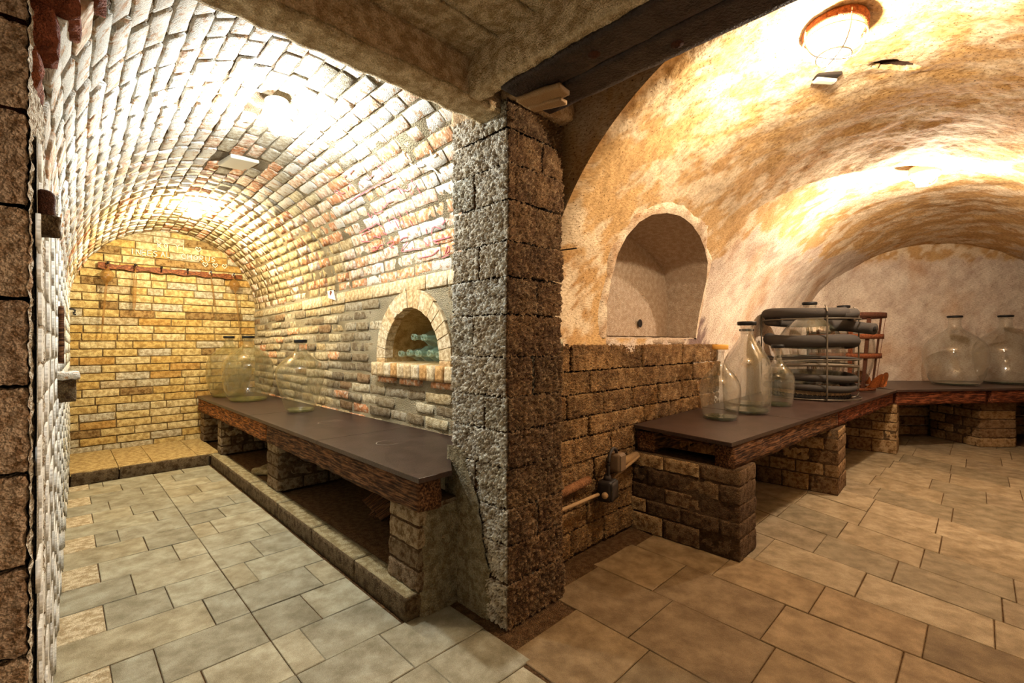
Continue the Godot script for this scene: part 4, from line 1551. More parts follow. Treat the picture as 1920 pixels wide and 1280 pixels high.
func lamps() -> void:
	var a := l_arc(2.84, PI * 0.51, -0.05)
	lamp("opal globe lamp near the front of the white brick vault", a, Vector3(0.05, -1, 0.12), "a", 0, 1.05)
	var b := l_arc(5.35, PI * 0.505, -0.01)
	lamp("small lamp deep in the tunnel above the yellow end wall", b, Vector3(0.0, -1, 0.1), "b", 0, 0.9)
	# ragged hole round the first lamp
	var vault := get_node("ceiling_001")
	part(vault, "broken_edge", grid_mesh(36, 5, func(s, t):
		var g: float = s * TAU
		var rr: float = lerpf(0.075, 0.15 + 0.02 * sin(g * 3.0 + 1.0) + 0.012 * sin(g * 7.0), t)
		var th: float = PI * 0.51 + rr * cos(g) / 0.93
		return l_arc(2.90 + rr * sin(g), th, 0.006 + 0.03 * (1.0 - t)), P(2.9, 1, 0.9)), M.brownstone)
	var c := r_surf(2.44, RS + RR * deg_to_rad(86.5), -0.02)
	lamp("big round caged lamp glowing in the front part of the plastered vault", c, Vector3(-0.10, -1, -0.02), "c", 1, 1.18)
	var d := r_surf(5.14, RS + RR * deg_to_rad(91.5), -0.085)
	lamp("caged lamp on the far rib of the plastered vault", d, Vector3(0, -1, 0), "d", 1, 1.0)


# ------------------------------------------------------------------ niche in the tunnel wall
func left_niche() -> void:
	var uc := 2.93
	var r := 0.36
	var wr := get_node("wall_right")
	var v0 := 1.852
	# lining: courses of pale bricks behind the arch
	for k in 4:
		pass
	var arc := func(s, rad):
		# s 0..1 from the near jamb over the crown to the far jamb
		if s < 0.06:
			return Vector2(uc - rad, lerpf(1.155, 1.19, s / 0.06))
		if s > 0.94:
			return Vector2(uc + rad, lerpf(1.19, 1.155, (s - 0.94) / 0.06))
		var g: float = PI * (1.0 - (s - 0.06) / 0.88)
		return Vector2(uc + rad * cos(g), 1.19 + rad * sin(g) * 1.04)
	part(wr, "niche_lining", grid_mesh(48, 8, func(s, t):
		var q: Vector2 = arc.call(s, r + 0.004)
		return P(q.x, q.y, v0 + 0.62 * t), P(uc, 1.25, 2.0)), M.nichebrick)
	part(wr, "niche_back", grid_mesh(6, 6, func(s, t):
		return P(lerpf(uc - 0.4, uc + 0.4, s), lerpf(1.1, 1.62, t), v0 + 0.56), P(uc, 1.3, 0.5)), M.joint)
	for k in 5:
		var yy := 1.155 + 0.088 * k
		for j in 3:
			var cu := uc - 0.40 + 0.30 * j + (0.14 if k % 2 else 0.0)
			brick_at(wr, P(cu, yy + 0.043, v0 + 0.555), Vector3(0, 0, 1), Vector3(0, 1, 0), Vector3(-1, 0, 0), Vector3(0.292, 0.083, 0.03), pick(M.yellow), true)
	part(wr, "niche_floor", chamfer_box(Vector3(0.62, 0.03, 0.74), 0.004), M.ledge, wr.transform.affine_inverse() * Transform3D(Basis.IDENTITY, P(uc, 1.142, v0 + 0.30)))
	# ring of narrow bricks
	var n := 17
	for k in n:
		var g := PI * (k + 0.5) / n
		var rad := Vector3(0, sin(g), -cos(g))
		var tan := Vector3(0, cos(g), sin(g))
		var ctr := P(uc + (r + 0.068) * cos(g), 1.19 + (r + 0.068) * sin(g) * 1.03, v0 - 0.022 + rng.randf_range(-0.004, 0.004))
		var w := (r + 0.02) * PI / n
		# wedge: broader outside
		var m := wedge(w - 0.006, w + 0.020, 0.132 + rng.randf_range(-0.008, 0.008), 0.07)
		part(wr, "arch_brick", m, pick(M.clean.slice(0, 4)), wr.transform.affine_inverse() * Transform3D(Basis(tan, rad, tan.cross(rad)), ctr))
	for s in [-1.0, 1.0]:
		part(wr, "arch_brick", chamfer_box(Vector3(0.07, 0.05, 0.125), 0.004), M.clean[2], wr.transform.affine_inverse() * Transform3D(Basis.IDENTITY, P(uc + s * (r + 0.068), 1.165, v0 + 0.012)))
	# sill of bricks on edge, with flat bricks under it
	var u := 3.445
	var k2 := 0
	while u > 2.1:
		var w := 0.098
		part(wr, "sill_brick", rough_box(Vector3(0.16, 0.108, w - 0.004), 0.03, 0.004, 0.003, 14.0, 600 + k2), M.clean[[0, 1, 3, 4, 0, 1, 3, 4, 0, 4][k2 % 10]], wr.transform.affine_inverse() * Transform3D(Basis.IDENTITY, P(u - w * 0.5, 1.103, v0 + 0.022 + rng.randf_range(-0.003, 0.003))))
		u -= w
		k2 += 1
	for e in [[3.37, 0.24], [3.03, 0.26], [2.62, 0.26], [2.30, 0.2]]:
		part(wr, "support_brick", rough_box(Vector3(0.10, 0.045, e[1]), 0.03, 0.005, 0.004, 14.0, 640), M.orange[0], wr.transform.affine_inverse() * Transform3D(Basis.IDENTITY, P(e[0] - 0.1, 1.022, v0 + 0.02)))
	# bottles lying in the niche, necks out
	var lay := [[3.20, 1.213, 0.30, 0.055, 0.07, "pale green bottle on the far left of the stack lying in the small niche"],
		[3.07, 1.224, 0.34, 0.066, 0.03, "green bottle lying second from the left in the small niche, neck outward"],
		[2.935, 1.220, 0.34, 0.062, -0.04, "middle green bottle lying low in the small niche"],
		[2.80, 1.224, 0.34, 0.066, 0.05, "green bottle lying fourth from the left on the floor of the small niche"],
		[3.005, 1.343, 0.36, 0.072, 0.02, "round clear bottle lying on top of the others in the small niche"],
		[2.86, 1.338, 0.36, 0.070, -0.05, "upper right clear bottle resting on the lower row in the small niche"],
		[2.675, 1.214, 0.34, 0.054, -0.04, "slim bottle lying at the right flank of the small niche"]]
	for q in lay:
		var o := thing("lying_bottle", q[5], "bottle", P(q[0], q[1], v0 + 0.27), 0.0, "bottles lying in the small niche")
		# axis towards -x (out of the niche)
		var ax := Vector3(-1, 0.05, 0).rotated(Vector3.UP, q[4]).normalized()
		var bx := ax.cross(Vector3(0, 0, 1)).normalized()
		o.transform = Transform3D(Basis(bx, ax, bx.cross(ax)), P(q[0], q[1], v0 + 0.27))
		var rr: float = q[3]
		part(o, "body", bottle_mesh([Vector2(0.0, -0.17), Vector2(rr * 0.86, -0.17), Vector2(rr, -0.14), Vector2(rr, 0.0), Vector2(rr * 0.93, 0.05), Vector2(rr * 0.5, 0.10), Vector2(0.021, 0.135), Vector2(0.019, 0.20)], 0.0035, 44), M.glass_green)
		part(o, "lip", lathe([Vector2(0.0125, 0.192), Vector2(0.0245, 0.192), Vector2(0.026, 0.200), Vector2(0.0245, 0.208), Vector2(0.0215, 0.211), Vector2(0.0245, 0.215), Vector2(0.024, 0.222), Vector2(0.0125, 0.222), Vector2(0.0125, 0.192)], 24), M.glass_lip)


func wedge(w0: float, w1: float, h: float, d: float) -> ArrayMesh:
	var poly := [Vector3(-w0 * 0.5, -h * 0.5, -d), Vector3(w0 * 0.5, -h * 0.5, -d), Vector3(w1 * 0.5, h * 0.5, -d), Vector3(-w1 * 0.5, h * 0.5, -d)]
	return prism(poly, Vector3(0, 0, d), 0.003)


# ------------------------------------------------------------------ glass
# hollow bottle: the outline in (radius, height), walls t thick
func bottle_mesh(pts: Array, t: float, n: int) -> ArrayMesh:
	var out := smooth_profile(pts, n)
	var prof := out.duplicate()
	for i in range(out.size() - 1, -1, -1):
		var a: Vector2 = out[maxi(i - 1, 0)]
		var b: Vector2 = out[mini(i + 1, out.size() - 1)]
		var d := (b - a).normalized()
		var q: Vector2 = out[i] + Vector2(-d.y, d.x) * t
		if i == out.size() - 1:
			q.y = out[i].y
		if out[i].x < 1e-4:
			q = Vector2(0.0, out[i].y + t)
		prof.append(Vector2(maxf(q.x, 0.0), q.y))
	return lathe(prof, 48)


func demijohn(label: String, at: Vector3, r: float, h: float, shape: Array, m: Material, cap: Material, neck: float, group := "", capr := 1.35, caph := 0.025, called := "glass_demijohn") -> Node3D:
	# SHAPE: (fraction of r, fraction of the height below the neck)
	var o := thing(called, label, "demijohn" if h > 0.6 else "bottle", at, 0.0, group)
	var pts := [Vector2(0.0, 0.012)]
	var hn := h - caph - 0.012
	for s in shape:
		pts.append(Vector2(r * s.x, hn * s.y))
	part(o, "body", bottle_mesh(pts, 0.004, 64), m)
	var br: float = r * shape[1].x * 0.985
	part(o, "thick_base", lathe([Vector2(0.0, 0.022), Vector2(br * 0.55, 0.014), Vector2(br * 0.80, 0.004), Vector2(br * 0.93, 0.010), Vector2(br * 0.99, 0.026), Vector2(br * 0.90, 0.024), Vector2(br * 0.5, 0.030), Vector2(0.0, 0.034)], 48), M.glass_base_olive if m == M.glass_olive else M.glass_base)
	var nr: float = r * shape[shape.size() - 1].x
	part(o, "neck_ring", lathe([Vector2(nr * 0.99, h - caph - 0.030), Vector2(nr * 1.13, h - caph - 0.027), Vector2(nr * 1.16, h - caph - 0.018), Vector2(nr * 1.10, h - caph - 0.006), Vector2(nr * 0.99, h - caph - 0.004)], 32), m)
	var c := nr * capr
	part(o, "cap", lathe([Vector2(0.0, h - caph - 0.004), Vector2(c * 0.96, h - caph - 0.004), Vector2(c, h - caph), Vector2(c * 1.02, h - 0.008), Vector2(c * 0.97, h - 0.001), Vector2(c * 0.90, h), Vector2(0.0, h)], 32), cap)
	return o


var ROUND := [Vector2(0.55, 0.0), Vector2(0.72, 0.018), Vector2(0.88, 0.16), Vector2(0.985, 0.34), Vector2(1.0, 0.47), Vector2(0.95, 0.60), Vector2(0.78, 0.72), Vector2(0.52, 0.81), Vector2(0.30, 0.87), Vector2(0.21, 0.91), Vector2(0.19, 0.95), Vector2(0.185, 1.0)]
var TALL := [Vector2(0.42, 0.0), Vector2(0.56, 0.015), Vector2(0.72, 0.16), Vector2(0.92, 0.38), Vector2(1.0, 0.54), Vector2(0.94, 0.66), Vector2(0.68, 0.76), Vector2(0.36, 0.845), Vector2(0.235, 0.90), Vector2(0.205, 0.94), Vector2(0.20, 1.0)]
var SQUAT := [Vector2(0.56, 0.0), Vector2(0.72, 0.02), Vector2(0.90, 0.17), Vector2(0.995, 0.38), Vector2(0.99, 0.52), Vector2(0.84, 0.65), Vector2(0.55, 0.755), Vector2(0.32, 0.82), Vector2(0.22, 0.86), Vector2(0.20, 0.92), Vector2(0.20, 1.0)]
var GALLON := [Vector2(0.78, 0.0), Vector2(0.90, 0.02), Vector2(0.96, 0.10), Vector2(1.0, 0.36), Vector2(0.985, 0.53), Vector2(0.86, 0.64), Vector2(0.58, 0.76), Vector2(0.36, 0.85), Vector2(0.26, 0.91), Vector2(0.25, 1.0)]
var SMALL := [Vector2(0.74, 0.0), Vector2(0.84, 0.02), Vector2(0.91, 0.14), Vector2(1.0, 0.36), Vector2(0.97, 0.51), Vector2(0.74, 0.64), Vector2(0.38, 0.75), Vector2(0.235, 0.84), Vector2(0.195, 0.92), Vector2(0.19, 1.0)]


func glassware() -> void:
	# left bench
	demijohn("clear glass demijohn standing alone in the middle of the left bench", P(4.36, 0.683, 1.575), 0.207, 0.655, TALL, M.glass_olive, M.blackcap, 0.0)
	demijohn("broad black capped demijohn in front of another at the far end of the left bench", P(5.70, 0.669, 1.50), 0.256, 0.715, ROUND, M.glass_olive, M.blackcap, 0.0)
	demijohn("hindmost demijohn, against the yellow brick end wall", P(6.34, 0.662, 1.46), 0.238, 0.725, ROUND, M.glass_olive, M.blackcap, 0.0)
	# right bench
	demijohn("small bottle with a yellow cap at the near end of the right bench", P(1.404, 0.727, 3.616), 0.145, 0.57, SMALL, M.glass, M.yellowcap, 0.0, "", 2.1, 0.034, "glass_bottle")
	demijohn("tall broad bottle with a black cap behind the yellow capped bottle", P(1.374, 0.732, 4.10), 0.186, 0.755, GALLON, M.glass, M.blackcap, 0.0, "", 1.55, 0.028, "glass_bottle")
	demijohn("medium bottle with a flat black cap just left of the foam wrapped demijohn", P(1.30, 0.736, 4.668), 0.137, 0.555, SMALL, M.glass, M.blackcap, 0.0, "", 2.0, 0.026, "glass_bottle")
	demijohn("bottle half hidden behind the tall broad bottle, close to the wall", P(1.51, 0.737, 4.50), 0.185, 0.70, GALLON, M.glass, M.blackcap, 0.0, "", 1.3, 0.02, "glass_bottle")
	# end wall
	var fw := P(0.713, 0, 0.701)
	var rt := P(-0.701, 0, 0.713)
	demijohn("large squat demijohn on the end wall bench, the one seen whole", fw * 6.0 + rt * 5.757 + Vector3(0, 0.761, 0), 0.325, 0.895, SQUAT, M.glass, M.blackcap, 0.0, "", 1.2, 0.022)
	demijohn("large squat demijohn cut off by the right edge of the view", fw * 6.17 + rt * 6.60 + Vector3(0, 0.762, 0), 0.325, 0.91, SQUAT, M.glass, M.blackcap, 0.0, "", 1.2, 0.022)

	# ---- demijohn in an iron frame, wound with foam tube
	var b := P(1.264, 0.743, 5.62)
	demijohn("big demijohn inside the iron frame wound with grey foam tubes", b + Vector3(0, 0.035, 0), 0.31, 0.955, ROUND, M.glass, M.blackcap, 0.0, "", 1.2, 0.025)
	var f := thing("bottle_carrier", "thin iron carrying frame round the foam wrapped demijohn", "frame", b)
	for yy in [0.015, 0.40, 0.80]:
		part(f, "hoop", ring_mesh(0.435, 0.006, Vector3(0, yy, 0)), M.wire)
	for k in 4:
		var g: float = deg_to_rad([58.0, 149.0, 262.0, 345.0][k])
		var c := Vector3(cos(g), 0, sin(g))
		part(f, "post", tube(curve_pts([c * 0.10 + Vector3(0, 0.01, 0), c * 0.43 + Vector3(0, 0.012, 0), c * 0.447 + Vector3(0, 0.1, 0), c * 0.449 + Vector3(0, 0.5, 0), c * 0.447 + Vector3(0, 0.88, 0), c * 0.40 + Vector3(0, 0.93, 0)], 30), 0.0075, 8), M.wire)
	var coil := func(label, y0, y1, rad, t, g0, g1, m, squash):
		var o := thing("foam_tube", label, "foam tube", b, 0.0, "foam tubes wound round the demijohn")
		var pts := []
		var n := 46
		for k in n + 1:
			var s := float(k) / n
			var g: float = lerpf(g0, g1, s)
			var rr: float = rad * (1.0 + 0.03 * sin(g * 3.0 + y0 * 9.0))
			pts.append(Vector3(cos(g) * rr * 1.02, lerpf(y0, y1, s) + 0.012 * sin(g * 2.0 + y0 * 7.0), sin(g) * rr * 0.97))
		part(o, "tube", tube(pts, t, 14, false, squash), m)
		part(o, "bore", tube([pts[n] + (pts[n] - pts[n - 1]).normalized() * 0.0008, pts[n] + (pts[n] - pts[n - 1]).normalized() * 0.002], t * 0.45, 14), M.foaminside)
		return o
	coil.call("topmost foam tube, split open at its left end", 0.85, 0.865, 0.388, 0.052, 2.2, 2.2 - TAU * 1.02, M.foam, 1.0)
	coil.call("foam tube lying just under the topmost one at the back", 0.775, 0.795, 0.380, 0.040, 3.7, 3.7 + 3.6, M.foam, 1.0)
	coil.call("thick foam tube round the belly of the wrapped demijohn", 0.60, 0.55, 0.380, 0.062, 4.7, 4.7 - 5.9, M.foam, 1.0)
	coil.call("flattened upper foam strip of the pair at mid height", 0.415, 0.40, 0.385, 0.030, 4.5, 4.5 - 5.6, M.foam, 0.55)
	coil.call("flattened lower foam strip of the pair at mid height", 0.335, 0.345, 0.390, 0.030, 4.6, 4.6 - 5.7, M.foamlight, 0.55)
	coil.call("upper of the two foam tubes near the foot of the iron frame", 0.205, 0.23, 0.385, 0.040, 4.6, 4.6 - 5.7, M.foam, 0.9)
	coil.call("lower of the two foam tubes near the foot of the iron frame", 0.115, 0.135, 0.390, 0.038, 4.7, 4.7 - 5.9, M.foam, 0.9)
	# short end sticking out towards the viewer, bore in sight
	var e := thing("foam_tube", "loose foam tube end with an open round bore at the right", "foam tube", b, 0.0, "foam tubes wound round the demijohn")
	var ep := curve_pts([Vector3(-0.05, 0.72, 0.30), Vector3(0.20, 0.72, 0.36), Vector3(0.36, 0.70, 0.34), Vector3(0.42, 0.69, 0.46)], 20)
	var R := Vector3(0.713, 0, 0.701)
	var T := Vector3(-0.701, 0, 0.713)
	ep = curve_pts([R * 0.16 + T * 0.10 + Vector3(0, 0.74, 0), R * 0.30 + T * 0.14 + Vector3(0, 0.735, 0), R * 0.40 + T * 0.20 + Vector3(0, 0.715, 0), R * 0.445 + T * 0.30 + Vector3(0, 0.70, 0)], 20)
	part(e, "tube", tube(ep, 0.056, 16), M.foam)
	var tip: Vector3 = ep[20]
	var dr: Vector3 = (ep[20] - ep[19]).normalized()
	part(e, "bore", tube([tip + dr * 0.0008, tip + dr * 0.002], 0.026, 16), M.foaminside)
	# rope ring under the frame
	for k in 2:
		var o := thing("rope_coil", ["thick pale rope ring at the foot of the iron frame", "dark rope ring under the pale one at the foot of the frame"][k], "rope", b + Vector3(0, [0.075, 0.030][k], 0))
		var pts := []
		for j in 60:
			var g := TAU * j / 60.0
			pts.append(Vector3(cos(g) * 0.33, 0.006 * sin(g * 2.0), sin(g) * 0.33))
		part(o, "rope", tube(pts, [0.026, 0.020][k], 9, true), [M.rope, M.foam][k])
		for s in 2:
			var sp := []
			for j in 240:
				var g := TAU * j / 240.0
				var w := g * 26.0 + PI * s
				var rr: float = [0.026, 0.020][k]
				sp.append(Vector3(cos(g) * (0.33 + rr * cos(w)), 0.006 * sin(g * 2.0) + rr * sin(w), sin(g) * (0.33 + rr * cos(w))))
			part(o, "strand", tube(sp, 0.0055, 5, true), [M.rope, M.foam][k])

	# ---- demijohn in a rusty slatted basket
	var cb := P(1.15, 0.757, 6.66)
	demijohn("demijohn inside the rusty iron slat basket", cb + Vector3(0, 0.09, 0), 0.30, 0.90, ROUND, M.glass, M.blackcap, 0.0, "", 1.2, 0.024)
	var k0 := thing("slat_basket", "rusty iron slat basket behind the foam wrapped demijohn", "basket", cb)
	for s in [[0.02, 0.30], [0.40, 0.355], [0.62, 0.375], [0.86, 0.40]]:
		var pts := []
		part(k0, "band", band(s[1], 0.055 if s[0] > 0.1 else 0.03, s[0]), M.rust if s[0] < 0.8 else M.rustdark)
	for k in 14:
		var g := TAU * k / 14.0 + 0.1
		var c := Vector3(cos(g), 0, sin(g))
		var tn := Vector3(-sin(g), 0, cos(g))
		var a := c * 0.295 + Vector3(0, 0.01, 0)
		var z := c * 0.392 + Vector3(0, 0.87, 0)
		var yv := (z - a).normalized()
		part(k0, "slat", chamfer_box(Vector3(0.042, a.distance_to(z), 0.005), 0.001), M.rustdark if k % 3 else M.rust, Transform3D(Basis(tn, yv, tn.cross(yv)), (a + z) * 0.5))
	for k in 7:
		var g := TAU * k / 7.0 + 0.3
		part(k0, "curved_plate", grid_mesh(10, 10, func(s, t):
			var x: float = (s - 0.5) * 2.0
			var w: float = 0.075 * sqrt(maxf(0.0, 1.0 - x * x)) 
			var gg: float = g + x * 0.30
			return Vector3(cos(gg), 0, sin(gg)) * (0.345 + 0.03 * (1.0 - x * x) + 0.05 * t) + Vector3(0, 0.03 + w * t * 2.0 * (1.0 - 0.3 * x) + 0.02, 0), Vector3(3, 0.3, 3) * 3.0), M.rustorange)
	var rr := thing("rubber_ring", "pale rubber ring lying on the shoulder of the demijohn in the basket", "ring", cb + Vector3(0, 0.655, 0))
	part(rr, "ring", ring_mesh(0.315, 0.024, Vector3.ZERO), M.foamlight)


func band(r: float, h: float, y: float) -> ArrayMesh:
	return lathe([Vector2(r - 0.003, y - h * 0.5), Vector2(r + 0.003, y - h * 0.5), Vector2(r + 0.003, y + h * 0.5), Vector2(r - 0.003, y + h * 0.5), Vector2(r - 0.003, y - h * 0.5)], 40)


# ------------------------------------------------------------------ rack on the end wall
func rack() -> void:
	var face := 6.775
	var o := thing("hook_rack", "long scalloped brown wooden rack with six hooks on the yellow brick wall", "rack", P(face, 2.15, 1.0))
	var top := []
	var bot := []
	var n := 60
	for k in n + 1:
		var x := -0.695 + 1.40 * k / n
		var w := 0.006 * sin((x + 0.7) * 27.0)
		top.append(Vector3(x, 0.030 + w + (0.006 if k < 4 or k > n - 4 else 0.0), 0))
		bot.append(Vector3(x, -0.026 + 0.009 * sin((x + 0.7) * 27.0 + 2.6), 0))
	bot.reverse()
	# board as quads between the two wavy edges
	var v := PackedVector3Array()
	for k in n:
		var a: Vector3 = top[k]
		var b: Vector3 = top[k + 1]
		var c: Vector3 = bot[n - k - 1]
		var d: Vector3 = bot[n - k]
		var z := Vector3(0, 0, 0.022)
		quad(v, a + z, b + z, c + z, d + z, Vector3(0, 0, 1))
		quad(v, a, b, b + z, a + z, Vector3.UP)
		quad(v, d, c, c + z, d + z, Vector3.DOWN)
	quad(v, top[0], bot[n], bot[n] + Vector3(0, 0, 0.022), top[0] + Vector3(0, 0, 0.022), Vector3.LEFT)
	quad(v, top[n], bot[0], bot[0] + Vector3(0, 0, 0.022), top[n] + Vector3(0, 0, 0.022), Vector3.RIGHT)
	part(o, "board", tri_mesh(v, false), M.rackwood)
	var hx := [-0.613, -0.379, -0.141, 0.113, 0.355, 0.605]
	for x in hx:
		var h := part(o, "hook", tube(curve_pts([Vector3(x, 0.030, 0.022), Vector3(x, 0.036, 0.05), Vector3(x, 0.020, 0.070), Vector3(x, -0.006, 0.060), Vector3(x, -0.012, 0.045), Vector3(x, -0.002, 0.036)], 18), 0.0055, 8), M.iron)
		part(h, "knob", lathe(smooth_profile([Vector2(0.0, 0.026), Vector2(0.010, 0.030), Vector2(0.013, 0.040), Vector2(0.008, 0.050), Vector2(0.0, 0.053)], 10), 14), M.iron, Transform3D(Basis.IDENTITY, Vector3(x, 0.0, 0.052)))
	# glass wine thieves hanging from the hooks
	var specs := [[-0.613, 0.062, 0.66, 0.012, -0.07, "wine thief with a large bulb and a long tube on the leftmost hook"],
		[-0.379, 0.0, 0.50, 0.016, -0.03, "straight glass tube hanging from the second hook of the rack"],
		[0.345, 0.0, 0.42, 0.010, 0.12, "thin slanting glass tube hanging from the fifth hook of the rack"],
		[0.595, 0.062, 0.70, 0.010, 0.10, "wine thief with a round bulb on the rightmost hook"]]
	for s in specs:
		var t := thing("wine_thief", s[5], "pipette", P(face - 0.068, 2.165, 1.0 + s[0]), 0.0, "glass pipettes hanging from the rack")
		t.rotation.z = s[4]
		var rb: float = s[1]
		var rt: float = s[3]
		if rb > 0.0:
			part(t, "bulb_tube", lathe(smooth_profile([Vector2(0.004, -s[2] - 0.15), Vector2(rt * 0.7, -s[2]), Vector2(rt, -0.30), Vector2(rt, -0.215), Vector2(rb * 0.75, -0.175), Vector2(rb, -0.125), Vector2(rb * 0.75, -0.078), Vector2(0.009, -0.045), Vector2(0.007, 0.0)], 50), 20), M.tubeglass)
		else:
			part(t, "tube", lathe(smooth_profile([Vector2(0.003, -s[2]), Vector2(rt, -s[2] + 0.06), Vector2(rt, -0.14), Vector2(0.007, -0.06), Vector2(0.006, 0.0)], 40), 18), M.tubeglass)
		part(t, "loop", ring_mesh_v(0.016, 0.0022), M.paper if s[0] > 0.3 else M.cable, Transform3D(Basis.IDENTITY, Vector3(0, 0.004, 0.0)))


func ring_mesh_v(r: float, t: float) -> ArrayMesh:
	var pts := []
	for k in 20:
		pts.append(Vector3(cos(TAU * k / 20) * r, sin(TAU * k / 20) * r, 0))
	return tube(pts, t, 6, true)


# ------------------------------------------------------------------ small things
func small_things() -> void:
	# smooth pale tile in the brick vault
	var th := deg_to_rad(87.3)
	var n := Vector3(-cos(th), -sin(th), 0)
	var t := thing("inset_tile", "smooth pale greenish tile set into the crown of the brick vault", "tile", l_arc(3.99, th, 0.0))
	part(t, "tile", chamfer_box(Vector3(0.20, 0.03, 0.26), 0.006), M.porcelain, Transform3D(Basis(Vector3(0, 0, 1), 0.08).rotated(Vector3.UP, 0.12), Vector3.ZERO))
	# grey lid of a box and the hole beside it in the plastered vault
	var q := r_surf(2.86, RS + RR * deg_to_rad(81.3), -0.012)
	var l := thing("box_lid", "tilted grey plastic lid over a dark hole in the plastered vault", "lid", q)
	part(l, "lid", rough_box(Vector3(0.05, 0.012, 0.105), 0.01, 0.006, 0.001, 20.0, 801), M.porcelain, Transform3D(Basis(Vector3(1, 0, 0), 0.1).rotated(Vector3.UP, 0.75), Vector3(0, -0.01, 0)))
	part(l, "hole", chamfer_box(Vector3(0.06, 0.016, 0.125), 0.004), M.dark, Transform3D(Basis.IDENTITY.rotated(Vector3.UP, 0.75), Vector3(-0.012, 0.008, 0.012)))
	# pintles of an old door on the left
	var pi := thing("door_pintle", "rusty iron door pintle sticking out of the left jamb", "hinge", P(1.60, 1.60, -0.04))
	part(pi, "arm", rough_box(Vector3(0.14, 0.052, 0.05), 0.012, 0.008, 0.006, 18.0, 811), M.kerb, Transform3D(Basis.IDENTITY, Vector3(-0.025, 0.0, 0.0)))
	part(pi, "pin", rough_box(Vector3(0.034, 0.07, 0.034), 0.010, 0.014, 0.004, 18.0, 812), M.rustdark, Transform3D(Basis.IDENTITY, Vector3(0.018, 0.052, 0.0)))
	var wb := thing("wooden_block", "dark wooden block with a limewashed top on the left tunnel wall", "block", P(2.9, 1.13, 0.02))
	part(wb, "block", rough_box(Vector3(0.075, 0.105, 0.075), 0.015, 0.004, 0.003, 18.0, 813), M.kerb, Transform3D(Basis.IDENTITY, Vector3(0.0, -0.03, 0)))
	part(wb, "lime_crust", rough_box(Vector3(0.085, 0.035, 0.12), 0.015, 0.008, 0.005, 18.0, 814), M.white[0], Transform3D(Basis.IDENTITY, Vector3(0.006, 0.036, -0.01)))
	var sp := thing("wooden_strip", "narrow dark wooden strip above the block on the left tunnel wall", "strip", P(2.9, 1.35, 0.008))
	part(sp, "strip", rough_box(Vector3(0.02, 0.26, 0.03), 0.02, 0.003, 0.002, 18.0, 815), M.timberdark)
	var sw := thing("wall_hook", "small iron bracket on the left wall near the yellow end wall", "bracket", P(5.9, 1.60, 0.065))
	part(sw, "bracket", tube(curve_pts([Vector3(-0.02, 0.02, 0), Vector3(0.03, 0.02, 0), Vector3(0.045, 0.0, 0), Vector3(0.03, -0.02, 0), Vector3(0.05, -0.03, 0)], 14), 0.008, 8), M.iron)
	# scrap of cloth on a nail
	var rag := thing("white_rag", "white rag hanging from a nail on the springing of the brick vault", "rag", P(4.25, 1.80, 1.835))
	part(rag, "rag", grid_mesh(10, 10, func(s, tt):
		return Vector3(-0.012 - 0.012 * sin(s * 5.0) * tt, -0.10 * tt * (0.6 + 0.4 * s), (s - 0.8) * 0.14 + 0.02 * tt), Vector3(-3, 0, 0)), M.paper)
	part(rag, "nail", tube([Vector3(0.02, 0.0, -0.02), Vector3(-0.03, 0.006, -0.02)], 0.004, 7), M.rustdark)
	part(rag, "tag", chamfer_box(Vector3(0.01, 0.05, 0.03), 0.002), M.red[0], Transform3D(Basis(Vector3(1, 0, 0), 0.4), Vector3(-0.012, -0.03, -0.035)))
	# nail in the plaster beside the pillar
	var nail := thing("iron_nail", "iron nail sticking out of the ochre plaster right of the pillar", "nail", P(1.60, 1.83, 2.0))
	part(nail, "shank", tube([Vector3(0, 0, -0.06), Vector3(0.02, 0, 0.05)], 0.004, 7), M.iron)
	# electric boxes and cables
	var jb := thing("junction_box", "black square junction box on the block wall beside the pillar", "junction box", P(1.655, 0.385, 2.47), 0.25)
	part(jb, "box", rough_box(Vector3(0.13, 0.125, 0.085), 0.02, 0.008, 0.003, 14.0, 821), M.blackbox)
	part(jb, "cover", rough_box(Vector3(0.118, 0.112, 0.016), 0.02, 0.005, 0.002, 14.0, 822), M.cable, Transform3D(Basis.IDENTITY, Vector3(0, 0, 0.046)))
	part(jb, "gland", lathe([Vector2(0.0, 0.0), Vector2(0.02, 0.0), Vector2(0.02, 0.018), Vector2(0.014, 0.03), Vector2(0.0, 0.03)], 16), M.conduit, Transform3D(Basis(Vector3(0, 0, 1), PI / 2), Vector3(-0.062, -0.015, 0.01)))
	part(jb, "gland", lathe([Vector2(0.0, 0.0), Vector2(0.024, 0.0), Vector2(0.024, 0.02), Vector2(0.014, 0.04), Vector2(0.0, 0.04)], 16), M.cable, Transform3D(Basis.IDENTITY, Vector3(0.0, 0.06, 0.0)))
	var sb := thing("switch_box", "upright brown box on the block wall above the junction box", "switch box", P(1.668, 0.535, 2.60), 0.1)
	part(sb, "box", rough_box(Vector3(0.085, 0.118, 0.08), 0.02, 0.006, 0.001, 14.0, 823), M.plastic)
	part(sb, "front_plate", chamfer_box(Vector3(0.072, 0.10, 0.010), 0.003), M.plastic, Transform3D(Basis.IDENTITY, Vector3(0, 0, 0.042)))
	var c1 := thing("power_cable", "pale cable from the pillar to the junction box", "cable", P(1.66, 0.37, 2.25))
	part(c1, "sheath", tube(curve_pts([Vector3(-0.30, -0.012, -0.02), Vector3(-0.10, 0.0, 0.0), Vector3(0.05, 0.004, 0.0), Vector3(0.13, 0.004, 0.0)], 20), 0.011, 9), M.conduit)
	var c2 := thing("power_cable", "black cable looping from the junction box up to the switch box", "cable", P(1.65, 0.47, 2.49))
